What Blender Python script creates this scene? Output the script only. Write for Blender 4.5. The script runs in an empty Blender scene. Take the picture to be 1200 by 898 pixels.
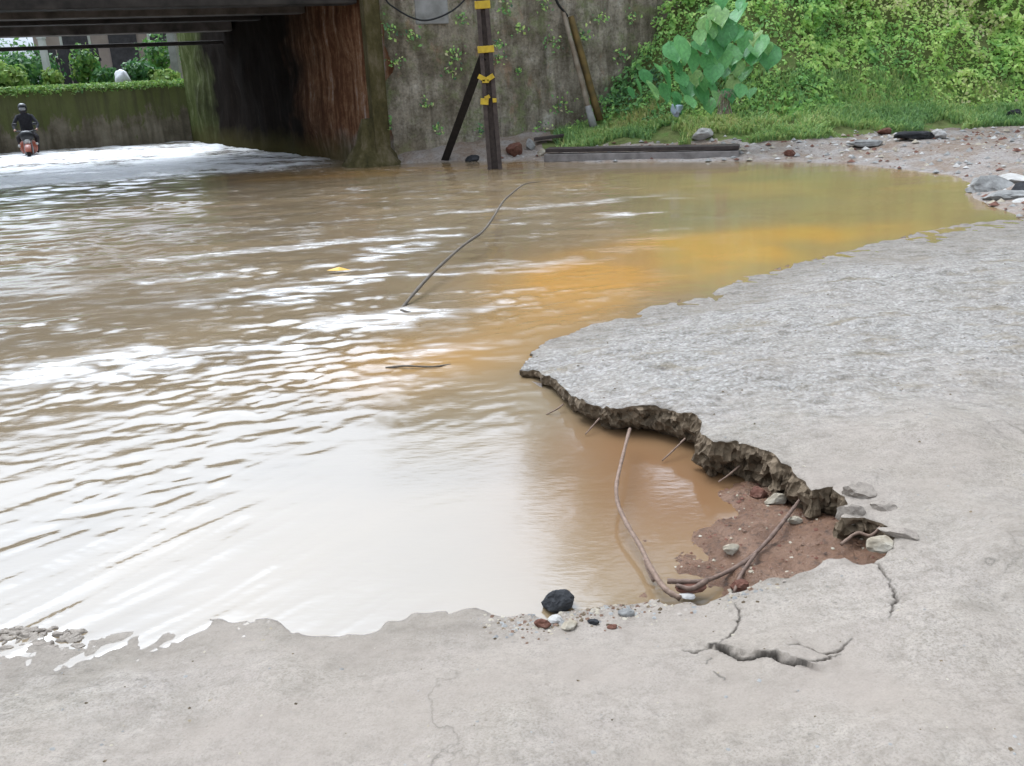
import bpy, bmesh, math, random
import numpy as np
from mathutils import Vector, Matrix
from mathutils.geometry import delaunay_2d_cdt
random.seed(4); rng = np.random.default_rng(4)
S = bpy.context.scene
COL = S.collection
# ------------------------------------------------------------------ camera
FPX = 1080.0; CX, CY = 600.0, 449.0; CAMH = 1.55
PITCH = math.atan((CY - 72.0) / FPX); ROLL = math.radians(2.5)
_f = np.array([0, math.cos(PITCH), -math.sin(PITCH)]); _r0 = np.array([1.0, 0, 0]); _u0 = np.cross(_r0, _f)
_r = math.cos(ROLL) * _r0 - math.sin(ROLL) * _u0
_u = math.sin(ROLL) * _r0 + math.cos(ROLL) * _u0
CAM = np.array([0, 0, CAMH])
cd = bpy.data.cameras.new("camera"); cam = bpy.data.objects.new("camera", cd); COL.objects.link(cam)
cd.sensor_fit = 'HORIZONTAL'; cd.sensor_width = 36.0; cd.lens = 36.0 * FPX / 1200.0
cd.clip_start = 0.05; cd.clip_end = 1000
M3 = Matrix(((_r[0], _u[0], -_f[0]), (_r[1], _u[1], -_f[1]), (_r[2], _u[2], -_f[2])))
cam.matrix_world = Matrix.Translation(Vector(CAM)) @ M3.to_4x4()
S.camera = cam
# ------------------------------------------------------------------ world, sun, exposure
w = bpy.data.worlds.new("World"); S.world = w; w.use_nodes = True
nt = w.node_tree; nt.nodes.clear()
SUN_EL, SUN_AZ = math.radians(60), math.radians(-30)
sky = nt.nodes.new("ShaderNodeTexSky"); sky.sky_type = 'NISHITA'; sky.sun_disc = False
sky.sun_elevation = SUN_EL; sky.sun_rotation = SUN_AZ; sky.air_density = 1.5; sky.dust_density = 5.0
hs = nt.nodes.new("ShaderNodeHueSaturation"); hs.inputs['Saturation'].default_value = 0.0
hs.inputs['Value'].default_value = 1.0
bg = nt.nodes.new("ShaderNodeBackground"); bg.inputs['Strength'].default_value = 0.15
wo = nt.nodes.new("ShaderNodeOutputWorld")
nt.links.new(sky.outputs[0], hs.inputs['Color']); cool = nt.nodes.new("ShaderNodeMix"); cool.data_type = 'RGBA'; cool.blend_type = 'MULTIPLY'; cool.inputs[0].default_value = 1.0
cool.inputs[7].default_value = (.88, 1.0, 1.17, 1)
nt.links.new(hs.outputs[0], cool.inputs[6]); nt.links.new(cool.outputs[2], bg.inputs['Color'])
nt.links.new(bg.outputs[0], wo.inputs['Surface'])
sl = bpy.data.lights.new("sun", 'SUN'); sl.energy = 0.6; sl.angle = math.radians(40); sl.color = (1, .96, .9)
so = bpy.data.objects.new("sun", sl); COL.objects.link(so)
sd = Vector((math.sin(SUN_AZ) * math.cos(SUN_EL), math.cos(SUN_AZ) * math.cos(SUN_EL), math.sin(SUN_EL)))
so.rotation_euler = (-sd).to_track_quat('-Z', 'Y').to_euler()
S.view_settings.view_transform = 'Standard'; S.view_settings.look = 'None'
S.view_settings.exposure = 1.3; S.view_settings.gamma = 1.0
S.render.engine = 'CYCLES'
S.cycles.max_bounces = 6; S.cycles.use_denoising = True

# ------------------------------------------------------------------ helpers
def ray(px, py): return _f * FPX + _r * (px - CX) - _u * (py - CY)
def Pz(px, py, z=0.0):
    d = ray(px, py); return CAM + d * ((z - CAMH) / d[2])
def Py(px, py, y):
    d = ray(px, py); return CAM + d * (y / d[1])

def _hash(ix, iy, iz, seed):
    h = (ix.astype(np.int64) * 374761393 + iy.astype(np.int64) * 668265263 + iz.astype(np.int64) * 2147483647 + seed * 974711) & 0xFFFFFFFF
    h = ((h ^ (h >> 13)) * 1274126177) & 0xFFFFFFFF
    h = h ^ (h >> 16)
    return (h & 0xFFFF) / 32767.5 - 1.0
def noise3(x, y, z, seed=0):
    x = np.asarray(x, float); y = np.asarray(y, float) + 0 * x; z = np.asarray(z, float) + 0 * x
    xi, yi, zi = np.floor(x).astype(np.int64), np.floor(y).astype(np.int64), np.floor(z).astype(np.int64)
    fx, fy, fz = x - xi, y - yi, z - zi
    fx = fx**3 * (fx * (fx * 6 - 15) + 10); fy = fy**3 * (fy * (fy * 6 - 15) + 10); fz = fz**3 * (fz * (fz * 6 - 15) + 10)
    def L(a, b, t): return a + (b - a) * t
    c = lambda i, j, k: _hash(xi + i, yi + j, zi + k, seed)
    return L(L(L(c(0,0,0), c(1,0,0), fx), L(c(0,1,0), c(1,1,0), fx), fy),
             L(L(c(0,0,1), c(1,0,1), fx), L(c(0,1,1), c(1,1,1), fx), fy), fz)
def fbm(x, y, z=0.0, oct=4, seed=0):
    s = 0; a = 0.5
    for o in range(oct):
        s = s + a * noise3(np.asarray(x) * 2**o, np.asarray(y) * 2**o, np.asarray(z) * 2**o, seed + o * 17); a *= .5
    return s
def sstep(a, b, x):
    t = np.clip((np.asarray(x, float) - a) / (b - a), 0, 1); return t * t * (3 - 2 * t)
def in_poly(x, y, poly):
    ins = np.zeros(np.shape(x), bool); n = len(poly)
    for i in range(n):
        x1, y1 = poly[i][:2]; x2, y2 = poly[(i + 1) % n][:2]
        if y1 == y2: continue
        c = ((y1 > y) != (y2 > y)) & (x < (x2 - x1) * (y - y1) / (y2 - y1) + x1)
        ins ^= c
    return ins
def dist_line(x, y, pts, closed=False):
    d = np.full(np.shape(x), 1e9); n = len(pts)
    for i in range(n if closed else n - 1):
        ax, ay = pts[i][:2]; bx, by = pts[(i + 1) % n][:2]
        L = (bx - ax)**2 + (by - ay)**2 + 1e-12
        t = np.clip(((x - ax) * (bx - ax) + (y - ay) * (by - ay)) / L, 0, 1)
        d = np.minimum(d, np.hypot(x - ax - t * (bx - ax), y - ay - t * (by - ay)))
    return d
def idw(x, y, pts, p=2.5, eps=.02):
    num = 0; den = 0
    for (a, b, v) in pts:
        ww = 1.0 / ((x - a)**2 + (y - b)**2 + eps**2)**(p / 2); num = num + ww * v; den = den + ww
    return num / den

def tag(o, label=None, cat=None, group=None, kind=None):
    if label: o['label'] = label
    if cat: o['category'] = cat
    if group: o['group'] = group
    if kind: o['kind'] = kind
    return o
def link(name, me, mats=(), parent=None, smooth=True):
    o = bpy.data.objects.new(name, me); COL.objects.link(o)
    for m in (mats if isinstance(mats, (list, tuple)) else [mats]): me.materials.append(m)
    if smooth: me.shade_smooth()
    if parent: o.parent = parent; 
    return o
def mesh_np(name, V, Fc, mats=(), parent=None, smooth=True, midx=None):
    me = bpy.data.meshes.new(name)
    V = np.asarray(V, np.float32); 
    if isinstance(Fc, np.ndarray):
        nf, k = Fc.shape
        me.vertices.add(len(V)); me.vertices.foreach_set('co', V.ravel())
        me.loops.add(nf * k); me.polygons.add(nf)
        me.loops.foreach_set('vertex_index', Fc.astype(np.int32).ravel())
        me.polygons.foreach_set('loop_start', np.arange(0, nf * k, k, dtype=np.int32))
        if midx is not None: me.polygons.foreach_set('material_index', np.asarray(midx, np.int32))
        me.update(calc_edges=True); me.validate()
    else:
        me.from_pydata(V.tolist(), [], Fc)
        if midx is not None: me.polygons.foreach_set('material_index', np.asarray(midx, np.int32))
        me.update()
    return link(name, me, mats, parent, smooth)
def attr(o, name, vals):
    a = o.data.attributes.new(name, 'FLOAT', 'POINT'); a.data.foreach_set('value', np.asarray(vals, np.float32))
def grid_faces(nr, nc):
    i = np.arange(nr - 1)[:, None] * nc + np.arange(nc - 1)[None, :]
    return np.stack([i, i + 1, i + nc + 1, i + nc], -1).reshape(-1, 4)
def empty(name, loc, label, cat, group=None, rz=0):
    o = bpy.data.objects.new(name, None); COL.objects.link(o); o.location = loc; o.rotation_euler = (0, 0, rz)
    o.empty_display_size = .1
    return tag(o, label, cat, group)

class MB:
    """collects boxes, bars and tubes into one mesh (coordinates local to the parent)"""
    def __init__(s): s.v = []; s.f = []
    def add(s, V, Fc):
        b = len(s.v); s.v += [tuple(map(float, p)) for p in V]; s.f += [tuple(i + b for i in f) for f in Fc]; return s
    def box(s, c, d, R=None):
        V = [Vector((x * d[0] / 2, y * d[1] / 2, z * d[2] / 2)) for x in (-1, 1) for y in (-1, 1) for z in (-1, 1)]
        if R is not None: V = [R @ p for p in V]
        V = [p + Vector(c) for p in V]
        return s.add(V, [(0,1,3,2), (4,6,7,5), (0,4,5,1), (2,3,7,6), (0,2,6,4), (1,5,7,3)])
    def bar(s, a, b, wx, wy, up=(0, 0, 1), w2=None):
        a, b = Vector(a), Vector(b); t = (b - a).normalized(); up = Vector(up)
        if abs(t.dot(up)) > .99: up = Vector((0, 1, 0))
        x = t.cross(up).normalized(); y = x.cross(t)
        k = w2 or 1.0; V = []
        for p, q in ((a, 1.0), (b, k)):
            for sx, sy in ((-1,-1), (1,-1), (1,1), (-1,1)): V.append(p + x * sx * wx / 2 * q + y * sy * wy / 2 * q)
        return s.add(V, [(3,2,1,0), (4,5,6,7), (0,1,5,4), (1,2,6,5), (2,3,7,6), (3,0,4,7)])
    def tube(s, pts, radii, n=8, cap=True, jit=0.0):
        pts = [Vector(p) for p in pts]
        if not hasattr(radii, '__len__'): radii = [radii] * len(pts)
        V = []; Fc = []; ref = Vector((0, 0, 1))
        for i, p in enumerate(pts):
            t = (pts[min(i + 1, len(pts) - 1)] - pts[max(i - 1, 0)]).normalized()
            if abs(t.dot(ref)) > .95: ref = Vector((0, 1, 0)) if abs(t.y) < .8 else Vector((1, 0, 0))
            x = t.cross(ref).normalized(); y = x.cross(t)
            for k in range(n):
                a = 2 * math.pi * k / n; rr = radii[i] * (1 + jit * random.uniform(-1, 1))
                V.append(p + x * math.cos(a) * rr + y * math.sin(a) * rr)
        for i in range(len(pts) - 1):
            for k in range(n):
                Fc.append((i*n + k, i*n + (k+1) % n, (i+1)*n + (k+1) % n, (i+1)*n + k))
        if cap: Fc.append(tuple(reversed(range(n)))); Fc.append(tuple((len(pts)-1)*n + k for k in range(n)))
        return s.add(V, Fc)
    def lathe(s, prof, M=None, n=20):
        V = []; Fc = []; m = len(prof)
        for k in range(n):
            a = 2 * math.pi * k / n
            for (r, h) in prof:
                p = Vector((h, r * math.cos(a), r * math.sin(a))); V.append(M @ p if M else p)
        for k in range(n):
            for i in range(m - 1): Fc.append((k*m + i, ((k+1) % n)*m + i, ((k+1) % n)*m + i + 1, k*m + i + 1))
        return s.add(V, Fc)
    def build(s, name, mat, parent=None, smooth=False, bevel=0.0):
        me = bpy.data.meshes.new(name); me.from_pydata(s.v, [], s.f); me.update()
        if bevel:
            bm = bmesh.new(); bm.from_mesh(me); bmesh.ops.recalc_face_normals(bm, faces=bm.faces)
            bmesh.ops.bevel(bm, geom=list(bm.edges), offset=bevel, segments=2, affect='EDGES', profile=.6); bm.to_mesh(me); bm.free()
        return link(name, me, mat, parent, smooth)
def loc(P, o):
    return [Vector(p) - Vector(o) for p in P]

# ------------------------------------------------------------------ materials
def ramp(N, pts):
    r = N.new('ShaderNodeValToRGB'); e = r.color_ramp.elements
    while len(e) > 1: e.remove(e[0])
    e[0].position = pts[0][0]; e[0].color = (*pts[0][1], 1)
    for p, c in pts[1:]:
        x = e.new(p); x.color = (*c, 1)
    return r
def G(v): return (v, v, v)
class Mat:
    def __init__(s, name, rough=.8, spec=.3):
        s.m = bpy.data.materials.new(name); s.m.use_nodes = True; s.N = s.m.node_tree.nodes; s.L = s.m.node_tree.links
        s.b = s.N['Principled BSDF']; s.b.inputs['Roughness'].default_value = rough
        s.b.inputs['Specular IOR Level'].default_value = spec
        s.tc = s.N.new('ShaderNodeTexCoord')
    def noise(s, scale, detail=4, rough=.6, stretch=None, dist=0.0, off=0.0):
        n = s.N.new('ShaderNodeTexNoise'); n.inputs['Scale'].default_value = scale; n.inputs['Detail'].default_value = detail
        n.inputs['Roughness'].default_value = rough; n.inputs['Distortion'].default_value = dist
        mp = s.N.new('ShaderNodeMapping'); s.L.new(s.tc.outputs['Object'], mp.inputs[0]); s.L.new(mp.outputs[0], n.inputs['Vector'])
        mp.inputs['Location'].default_value = (off, off * .7, off * 1.3)
        if stretch: mp.inputs['Scale'].default_value = stretch
        return n.outputs['Fac']
    def voro(s, scale, feature='F1', out='Distance'):
        n = s.N.new('ShaderNodeTexVoronoi'); n.inputs['Scale'].default_value = scale; n.feature = feature
        s.L.new(s.tc.outputs['Object'], n.inputs['Vector']); return n.outputs[out]
    def ramp(s, fac, pts):
        r = ramp(s.N, pts); s.L.new(fac, r.inputs[0]); return r.outputs[0]
    def attr(s, name):
        a = s.N.new('ShaderNodeAttribute'); a.attribute_name = name; return a.outputs['Fac']
    def mix(s, fac, a, b, mode='MIX'):
        n = s.N.new('ShaderNodeMix'); n.data_type = 'RGBA'; n.blend_type = mode
        for i, v in ((0, fac), (6, a), (7, b)):
            if isinstance(v, bpy.types.NodeSocket): s.L.new(v, n.inputs[i])
            else: n.inputs[i].default_value = v if i == 0 else (*v, 1)
        return n.outputs[2]
    def math(s, op, a, b=0.0, clamp=False):
        n = s.N.new('ShaderNodeMath'); n.operation = op; n.use_clamp = clamp
        for i, v in ((0, a), (1, b)):
            if isinstance(v, bpy.types.NodeSocket): s.L.new(v, n.inputs[i])
            else: n.inputs[i].default_value = v
        return n.outputs[0]
    def pos(s, axis):
        x = s.N.new('ShaderNodeSeparateXYZ'); s.L.new(s.tc.outputs['Object'], x.inputs[0]); return x.outputs[axis]
    def color(s, c):
        if isinstance(c, bpy.types.NodeSocket): s.L.new(c, s.b.inputs['Base Color'])
        else: s.b.inputs['Base Color'].default_value = (*c, 1)
        return s
    def rough(s, c): s.L.new(c, s.b.inputs['Roughness']); return s
    def bump(s, h, strength=.5, dist=.01):
        n = s.N.new('ShaderNodeBump'); n.inputs['Strength'].default_value = strength; n.inputs['Distance'].default_value = dist
        s.L.new(h, n.inputs['Height'])
        if s.b.inputs['Normal'].is_linked: s.L.new(s.b.inputs['Normal'].links[0].from_socket, n.inputs['Normal'])
        s.L.new(n.outputs[0], s.b.inputs['Normal']); return s
def simple(name, c, c2=None, rough=.8, scale=20, bump=.3, spec=.3, bd=.005):
    m = Mat(name, rough, spec); c2 = c2 or tuple(v * .6 for v in c)
    n = m.noise(scale, 5); m.color(m.ramp(n, [(.3, c2), (.65, c)])); m.bump(n, bump, bd); return m.m

# road: worn pale concrete with exposed aggregate, damp soil stains
def mk_road():
    m = Mat('worn_concrete', .78, .3)
    base = m.ramp(m.noise(1.5, 6, .68), [(.36, (0.190, 0.164, 0.132)), (.5, (0.221, 0.192, 0.158)), (.7, (0.247, 0.215, 0.182))])
    pink = m.mix(m.math('MULTIPLY', m.ramp(m.noise(3.1, 3, .5, off=4), [(.42, G(0)), (.62, G(1))]), .55), base, (0.233, 0.201, 0.174))
    sp = m.ramp(m.noise(160, 3, .7), [(.3, (.55, .53, .5)), (.5, G(1)), (.72, (1.18, 1.16, 1.14))])
    c = m.mix(1.0, pink, sp, 'MULTIPLY')
    sp2 = m.ramp(m.noise(48, 4, .7, off=2), [(.3, (.62, .6, .57)), (.52, G(1)), (.7, (1.1, 1.1, 1.1))])
    c = m.mix(.75, c, sp2, 'MULTIPLY')
    # aggregate stones showing where the skin is worn away
    ag = m.attr('worn')
    vc = m.N.new('ShaderNodeTexVoronoi'); vc.inputs['Scale'].default_value = 55; m.L.new(m.tc.outputs['Object'], vc.inputs['Vector'])
    vcol = m.ramp(vc.outputs['Color'], [(.15, (0.132, 0.126, 0.120)), (.4, (0.252, 0.246, 0.234)), (.8, (0.336, 0.330, 0.318))])
    vcol = m.mix(m.ramp(vc.outputs['Distance'], [(.35, G(0)), (.75, G(.85))]), vcol, (0.150, 0.138, 0.123))
    c = m.mix(m.math('MULTIPLY', ag, .6), c, vcol)
    # pits and dark grains
    pit = m.ramp(m.noise(62, 2, .5, off=9), [(.28, G(1)), (.36, G(0))])
    c = m.mix(m.math('MULTIPLY', pit, .6), c, (0.084, 0.075, 0.066))
    so_ = m.ramp(m.noise(4.5, 4, .6, off=20, stretch=(.6, 1.4, 1)), [(.55, G(0)), (.68, G(1))])
    c = m.mix(m.math('MULTIPLY', m.math('MULTIPLY', so_, ag), .75), c, (0.144, 0.114, 0.072))
    # damp rim near the water and mud film
    c = m.mix(m.math('MULTIPLY', m.attr('wet'), .55), c, (0.120, 0.099, 0.075))
    # coarse mottling of the worn part, silt film in the foreground
    mot = m.ramp(m.noise(17, 5, .74, off=33, stretch=(.7, 1.2, 1)), [(.34, (.42, .39, .35)), (.5, (.97, .96, .95)), (.66, (1.22, 1.21, 1.2))])
    c = m.mix(m.math('ADD', m.math('MULTIPLY', ag, .5), .42), c, mot, 'MULTIPLY')
    film = m.ramp(m.noise(1.7, 5, .65, off=44), [(.36, G(0)), (.66, G(.8))])
    c = m.mix(m.math('MULTIPLY', film, m.math('SUBTRACT', 1.0, m.math('MULTIPLY', ag, .7))), c, (.215, .178, .145))
    hv = m.N.new('ShaderNodeTexVoronoi'); hv.feature = 'DISTANCE_TO_EDGE'; hv.inputs['Scale'].default_value = 1.15
    wv = m.N.new('ShaderNodeTexNoise'); wv.inputs['Scale'].default_value = 5; wv.inputs['Detail'].default_value = 6; m.L.new(m.tc.outputs['Object'], wv.inputs['Vector'])
    va = m.N.new('ShaderNodeVectorMath'); va.operation = 'MULTIPLY_ADD'; va.inputs[1].default_value = (.35, .35, 0); m.L.new(wv.outputs['Color'], va.inputs[0]); m.L.new(m.tc.outputs['Object'], va.inputs[2]); m.L.new(va.outputs[0], hv.inputs['Vector'])
    hair = m.math('MULTIPLY', m.ramp(hv.outputs['Distance'], [(.001, G(1)), (.0045, G(0))]), m.ramp(m.noise(1.4, 3, off=51), [(.5, G(0)), (.62, G(.6))]))
    c = m.mix(hair, c, (.07, .058, .045))
    c = m.mix(m.math('MULTIPLY', m.attr('dirt'), .85), c, (.03, .024, .018))
    m.color(c)
    m.bump(m.noise(160, 3, .7), .25, .004); m.bump(m.noise(45, 4, .65, off=2), .45, .008); m.bump(m.math('MULTIPLY', m.noise(17, 5, .74, off=33, stretch=(.7, 1.2, 1)), ag), .6, .02)
    m.bump(m.math('MULTIPLY', vc.outputs['Distance'], m.math('MULTIPLY', ag, -1.0)), .55, .012)
    return m.m
def mk_broken():
    m = Mat('broken_concrete', .9, .2)
    c = m.ramp(m.noise(9, 5, .65), [(.28, (0.026, 0.0173, 0.0092)), (.45, (0.0709, 0.0481, 0.0261)), (.6, (0.114, 0.0808, 0.0491)), (.75, (0.142, 0.092, 0.0585))])
    v = m.N.new('ShaderNodeTexVoronoi'); v.inputs['Scale'].default_value = 38; m.L.new(m.tc.outputs['Object'], v.inputs['Vector'])
    c2 = m.mix(.5, c, m.ramp(v.outputs['Color'], [(.2, (0.0331, 0.0231, 0.0138)), (.8, (0.17, 0.127, 0.086))]))
    m.color(c2); m.bump(v.outputs['Distance'], .8, .015); m.bump(m.noise(70, 4), .5, .006); return m.m
def mk_mud():
    m = Mat('red_mud', .42, .4)
    c = m.ramp(m.noise(6, 5, .65), [(.25, (0.0667, 0.0291, 0.0123)), (.45, (0.129, 0.0637, 0.0329)), (.6, (0.17, 0.0938, 0.0555)), (.78, (0.206, 0.127, 0.0824))])
    c = m.mix(m.ramp(m.noise(40, 3, .6, off=3), [(.32, G(.8)), (.45, G(0))]), c, (0.0463, 0.0236, 0.0123))
    m.color(c); m.bump(m.noise(22, 6, .75), .9, .03); m.bump(m.noise(140, 3), .3, .003); return m.m
def mk_bank():
    m = Mat('bank_gravel', .85, .25)
    c = m.ramp(m.noise(2.2, 6, .7), [(.25, (0.149, 0.0868, 0.0558)), (.42, (0.211, 0.161, 0.124)), (.58, (0.26, 0.229, 0.205)), (.75, (0.31, 0.285, 0.267))])
    c = m.mix(m.ramp(m.noise(25, 4, .7, off=5), [(.33, G(.7)), (.5, G(0))]), c, (0.105, 0.0744, 0.0527))
    m.color(c); m.bump(m.noise(18, 6, .7), .8, .04); return m.m
def mk_soil():
    m = Mat('hillside_soil', .95, .1)
    c = m.ramp(m.noise(3, 6, .7), [(.3, (0.056, 0.0693, 0.0224)), (.5, (0.123, 0.139, 0.0504)), (.7, (0.0784, 0.154, 0.0336))])
    m.color(c); m.bump(m.noise(12, 5), .8, .05); return m.m
def mk_water():
    m = Mat('muddy_water', .04, .5)
    m.b.inputs['IOR'].default_value = 2.02
    silt = m.attr('silt'); sky_glare = m.attr('sky_glare')
    base = m.ramp(m.noise(.7, 4, .6, stretch=(.6, 1, 1), dist=.6), [(.3, (.135, .1, .06)), (.5, (.165, .122, .074)), (.7, (.19, .138, .08))])
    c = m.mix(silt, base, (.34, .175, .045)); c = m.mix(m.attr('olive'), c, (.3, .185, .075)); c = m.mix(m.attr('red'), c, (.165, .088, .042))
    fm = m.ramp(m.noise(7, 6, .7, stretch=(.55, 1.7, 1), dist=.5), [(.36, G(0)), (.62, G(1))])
    ff = m.math('MULTIPLY', sky_glare, m.math('ADD', fm, m.math('MULTIPLY', sky_glare, .35)), True)
    c = m.mix(ff, c, (.86, .86, .86)); m.color(c)  # bright sky glare painted white into the water colour
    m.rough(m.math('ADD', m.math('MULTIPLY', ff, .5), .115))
    m.bump(m.noise(30, 3, .55, stretch=(.5, 1.4, 1)), .16, .004); return m.m
def mk_wall():
    m = Mat('stained_wall', .92, .15)
    c = m.ramp(m.noise(1.1, 7, .68), [(.25, (.085, .07, .048)), (.42, (.2, .17, .125)), (.58, (.33, .29, .23)), (.75, (0.480, 0.453, 0.403))])
    blot = m.ramp(m.noise(4.5, 6, .75, off=3), [(.3, (.42, .4, .35)), (.5, G(1)), (.72, (1.2, 1.18, 1.15))])
    c = m.mix(.9, c, blot, 'MULTIPLY')
    st = m.ramp(m.noise(5, 4, .6, stretch=(1.3, 1.3, .12), off=7), [(.38, G(.75)), (.56, G(0))])
    c = m.mix(st, c, (0.095, 0.079, 0.056))
    mo = m.ramp(m.noise(2.4, 6, .75, off=11), [(.5, G(0)), (.66, G(.75))])
    c = m.mix(mo, c, (0.150, 0.182, 0.070))
    rs = m.ramp(m.noise(2.8, 5, .7, off=15, stretch=(1, 1, .5)), [(.58, G(0)), (.7, G(.6))])
    c = m.mix(rs, c, (0.291, 0.177, 0.114))
    fl = m.ramp(m.noise(22, 4, .7, off=31), [(.28, (.5, .48, .42)), (.5, G(1)), (.7, (1.3, 1.28, 1.24))])
    c = m.mix(.8, c, fl, 'MULTIPLY')
    # silt line left by the flood at the foot
    fo = m.math('SUBTRACT', 1.0, m.ramp(m.math('ADD', m.pos(2), m.math('MULTIPLY', m.noise(3, 4), .4)), [(.2, G(0)), (.6, G(1))]), True)
    c = m.mix(m.math('MULTIPLY', fo, .5), c, (0.340, 0.264, 0.165))
    m.color(c); m.bump(m.noise(6, 7, .75), .9, .06); m.bump(m.noise(30, 4), .5, .02); return m.m
def mk_abut():
    m = Mat('streaked_abutment', .95, .02)
    st = m.math('ADD', m.math('MULTIPLY', m.noise(3.2, 6, .75, stretch=(1.8, 1.8, .14)), .72), m.math('MULTIPLY', m.noise(7, 6, .8, off=21), .28))
    # along-wall coordinate t (object x points into the tunnel)
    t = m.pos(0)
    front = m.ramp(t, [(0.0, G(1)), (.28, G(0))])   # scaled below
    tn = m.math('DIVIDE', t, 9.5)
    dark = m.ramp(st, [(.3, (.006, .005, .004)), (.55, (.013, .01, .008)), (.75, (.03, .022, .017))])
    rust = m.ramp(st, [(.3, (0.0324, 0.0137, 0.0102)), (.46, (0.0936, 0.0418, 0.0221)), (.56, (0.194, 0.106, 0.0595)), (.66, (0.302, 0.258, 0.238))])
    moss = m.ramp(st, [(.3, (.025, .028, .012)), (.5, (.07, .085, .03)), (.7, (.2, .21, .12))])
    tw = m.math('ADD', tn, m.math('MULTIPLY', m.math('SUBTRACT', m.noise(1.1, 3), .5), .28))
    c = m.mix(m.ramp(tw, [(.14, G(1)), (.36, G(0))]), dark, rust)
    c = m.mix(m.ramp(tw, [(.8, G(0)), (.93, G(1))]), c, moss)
    lo = m.ramp(m.math('ADD', m.pos(2), m.math('MULTIPLY', m.noise(2, 4, off=5), .9)), [(.75, G(1)), (1.5, G(0))])
    fr = m.ramp(tw, [(.08, G(1)), (.22, G(0))])
    c = m.mix(m.math('MULTIPLY', m.math('MULTIPLY', lo, fr), .85), c, m.ramp(st, [(.4, (.09, .072, .055)), (.6, (.33, .3, .27))]))
    gr = m.ramp(m.math('ADD', m.pos(2), m.math('MULTIPLY', m.noise(2.6, 3, off=8), .5)), [(.35, G(1)), (.72, G(0))])
    c = m.mix(m.math('MULTIPLY', gr, .7), c, (.06, .052, .02))
    m.color(c); m.bump(m.noise(8, 6, .7), .35, .03); return m.m
def mk_moss(name, a, b, c_):
    m = Mat(name, .95, .1)
    m.color(m.ramp(m.noise(5, 6, .7, stretch=(1, 1, .4)), [(.3, a), (.5, b), (.7, c_)])); m.bump(m.noise(18, 5), .8, .03); return m.m
def mk_farwall():
    m = Mat('mossy_far_wall', .95, .1)
    c = m.ramp(m.noise(1.6, 6, .7), [(.3, (0.0762, 0.0631, 0.0435)), (.5, (0.152, 0.131, 0.0925)), (.7, (0.218, 0.19, 0.141))])
    mo = m.math('ADD', m.math('MULTIPLY', m.pos(2), .55), m.math('MULTIPLY', m.noise(2.6, 7, .75, stretch=(1, 1, .4), off=4), 1.25))
    c = m.mix(m.ramp(mo, [(.9, G(0)), (1.5, G(.85))]), c, (.085, .1, .03))
    st = m.ramp(m.noise(4, 4, stretch=(1.52, 1.52, 0.131)), [(.35, G(.6)), (.55, G(0))])
    c = m.mix(st, c, (0.0544, 0.0457, 0.0305)); m.color(c); m.bump(m.noise(9, 6), .6, .04); return m.m
def mk_leaf(name, cols, rough=.5, spec=.35, trans=.4):
    m = Mat(name, rough, spec); t = m.attr('tint')
    n = len(cols); m.color(m.ramp(t, [(i / (n - 1), c) for i, c in enumerate(cols)]))
    tr = m.N.new('ShaderNodeBsdfTranslucent'); mx = m.N.new('ShaderNodeMixShader'); mx.inputs[0].default_value = trans
    m.L.new(m.b.inputs['Base Color'].links[0].from_socket, tr.inputs[0])
    out = m.N['Material Output']; m.L.new(m.b.outputs[0], mx.inputs[1]); m.L.new(tr.outputs[0], mx.inputs[2]); m.L.new(mx.outputs[0], out.inputs[0])
    return m.m
def mk_rock(name, cols):
    m = Mat(name, .85, .25); oi = m.N.new('ShaderNodeObjectInfo')
    n = m.noise(9, 5, .7); m.color(m.ramp(n, [(.3, cols[0]), (.5, cols[1]), (.72, cols[2])])); m.bump(m.noise(40, 5), .6, .008); return m.m
def mk_plantleaf():
    m = Mat('broad_leaf', .45, .4); oi = m.N.new('ShaderNodeObjectInfo')
    c = m.ramp(oi.outputs['Random'], [(0, (.075, .25, .08)), (.4, (.12, .36, .12)), (.75, (.18, .43, .15)), (1, (.32, .46, .17))])
    v = m.ramp(m.noise(8, 3), [(.35, (.8, .8, .8)), (.65, (1.15, 1.15, 1.1))])
    m.color(m.mix(1, c, v, 'MULTIPLY')); m.bump(m.noise(25, 3, stretch=(3, .6, 1)), .4, .01)
    tr = m.N.new('ShaderNodeBsdfTranslucent'); mx = m.N.new('ShaderNodeMixShader'); mx.inputs[0].default_value = .4
    m.L.new(m.b.inputs['Base Color'].links[0].from_socket, tr.inputs[0])
    out = m.N['Material Output']; m.L.new(m.b.outputs[0], mx.inputs[1]); m.L.new(tr.outputs[0], mx.inputs[2]); m.L.new(mx.outputs[0], out.inputs[0])
    return m.m
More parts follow.
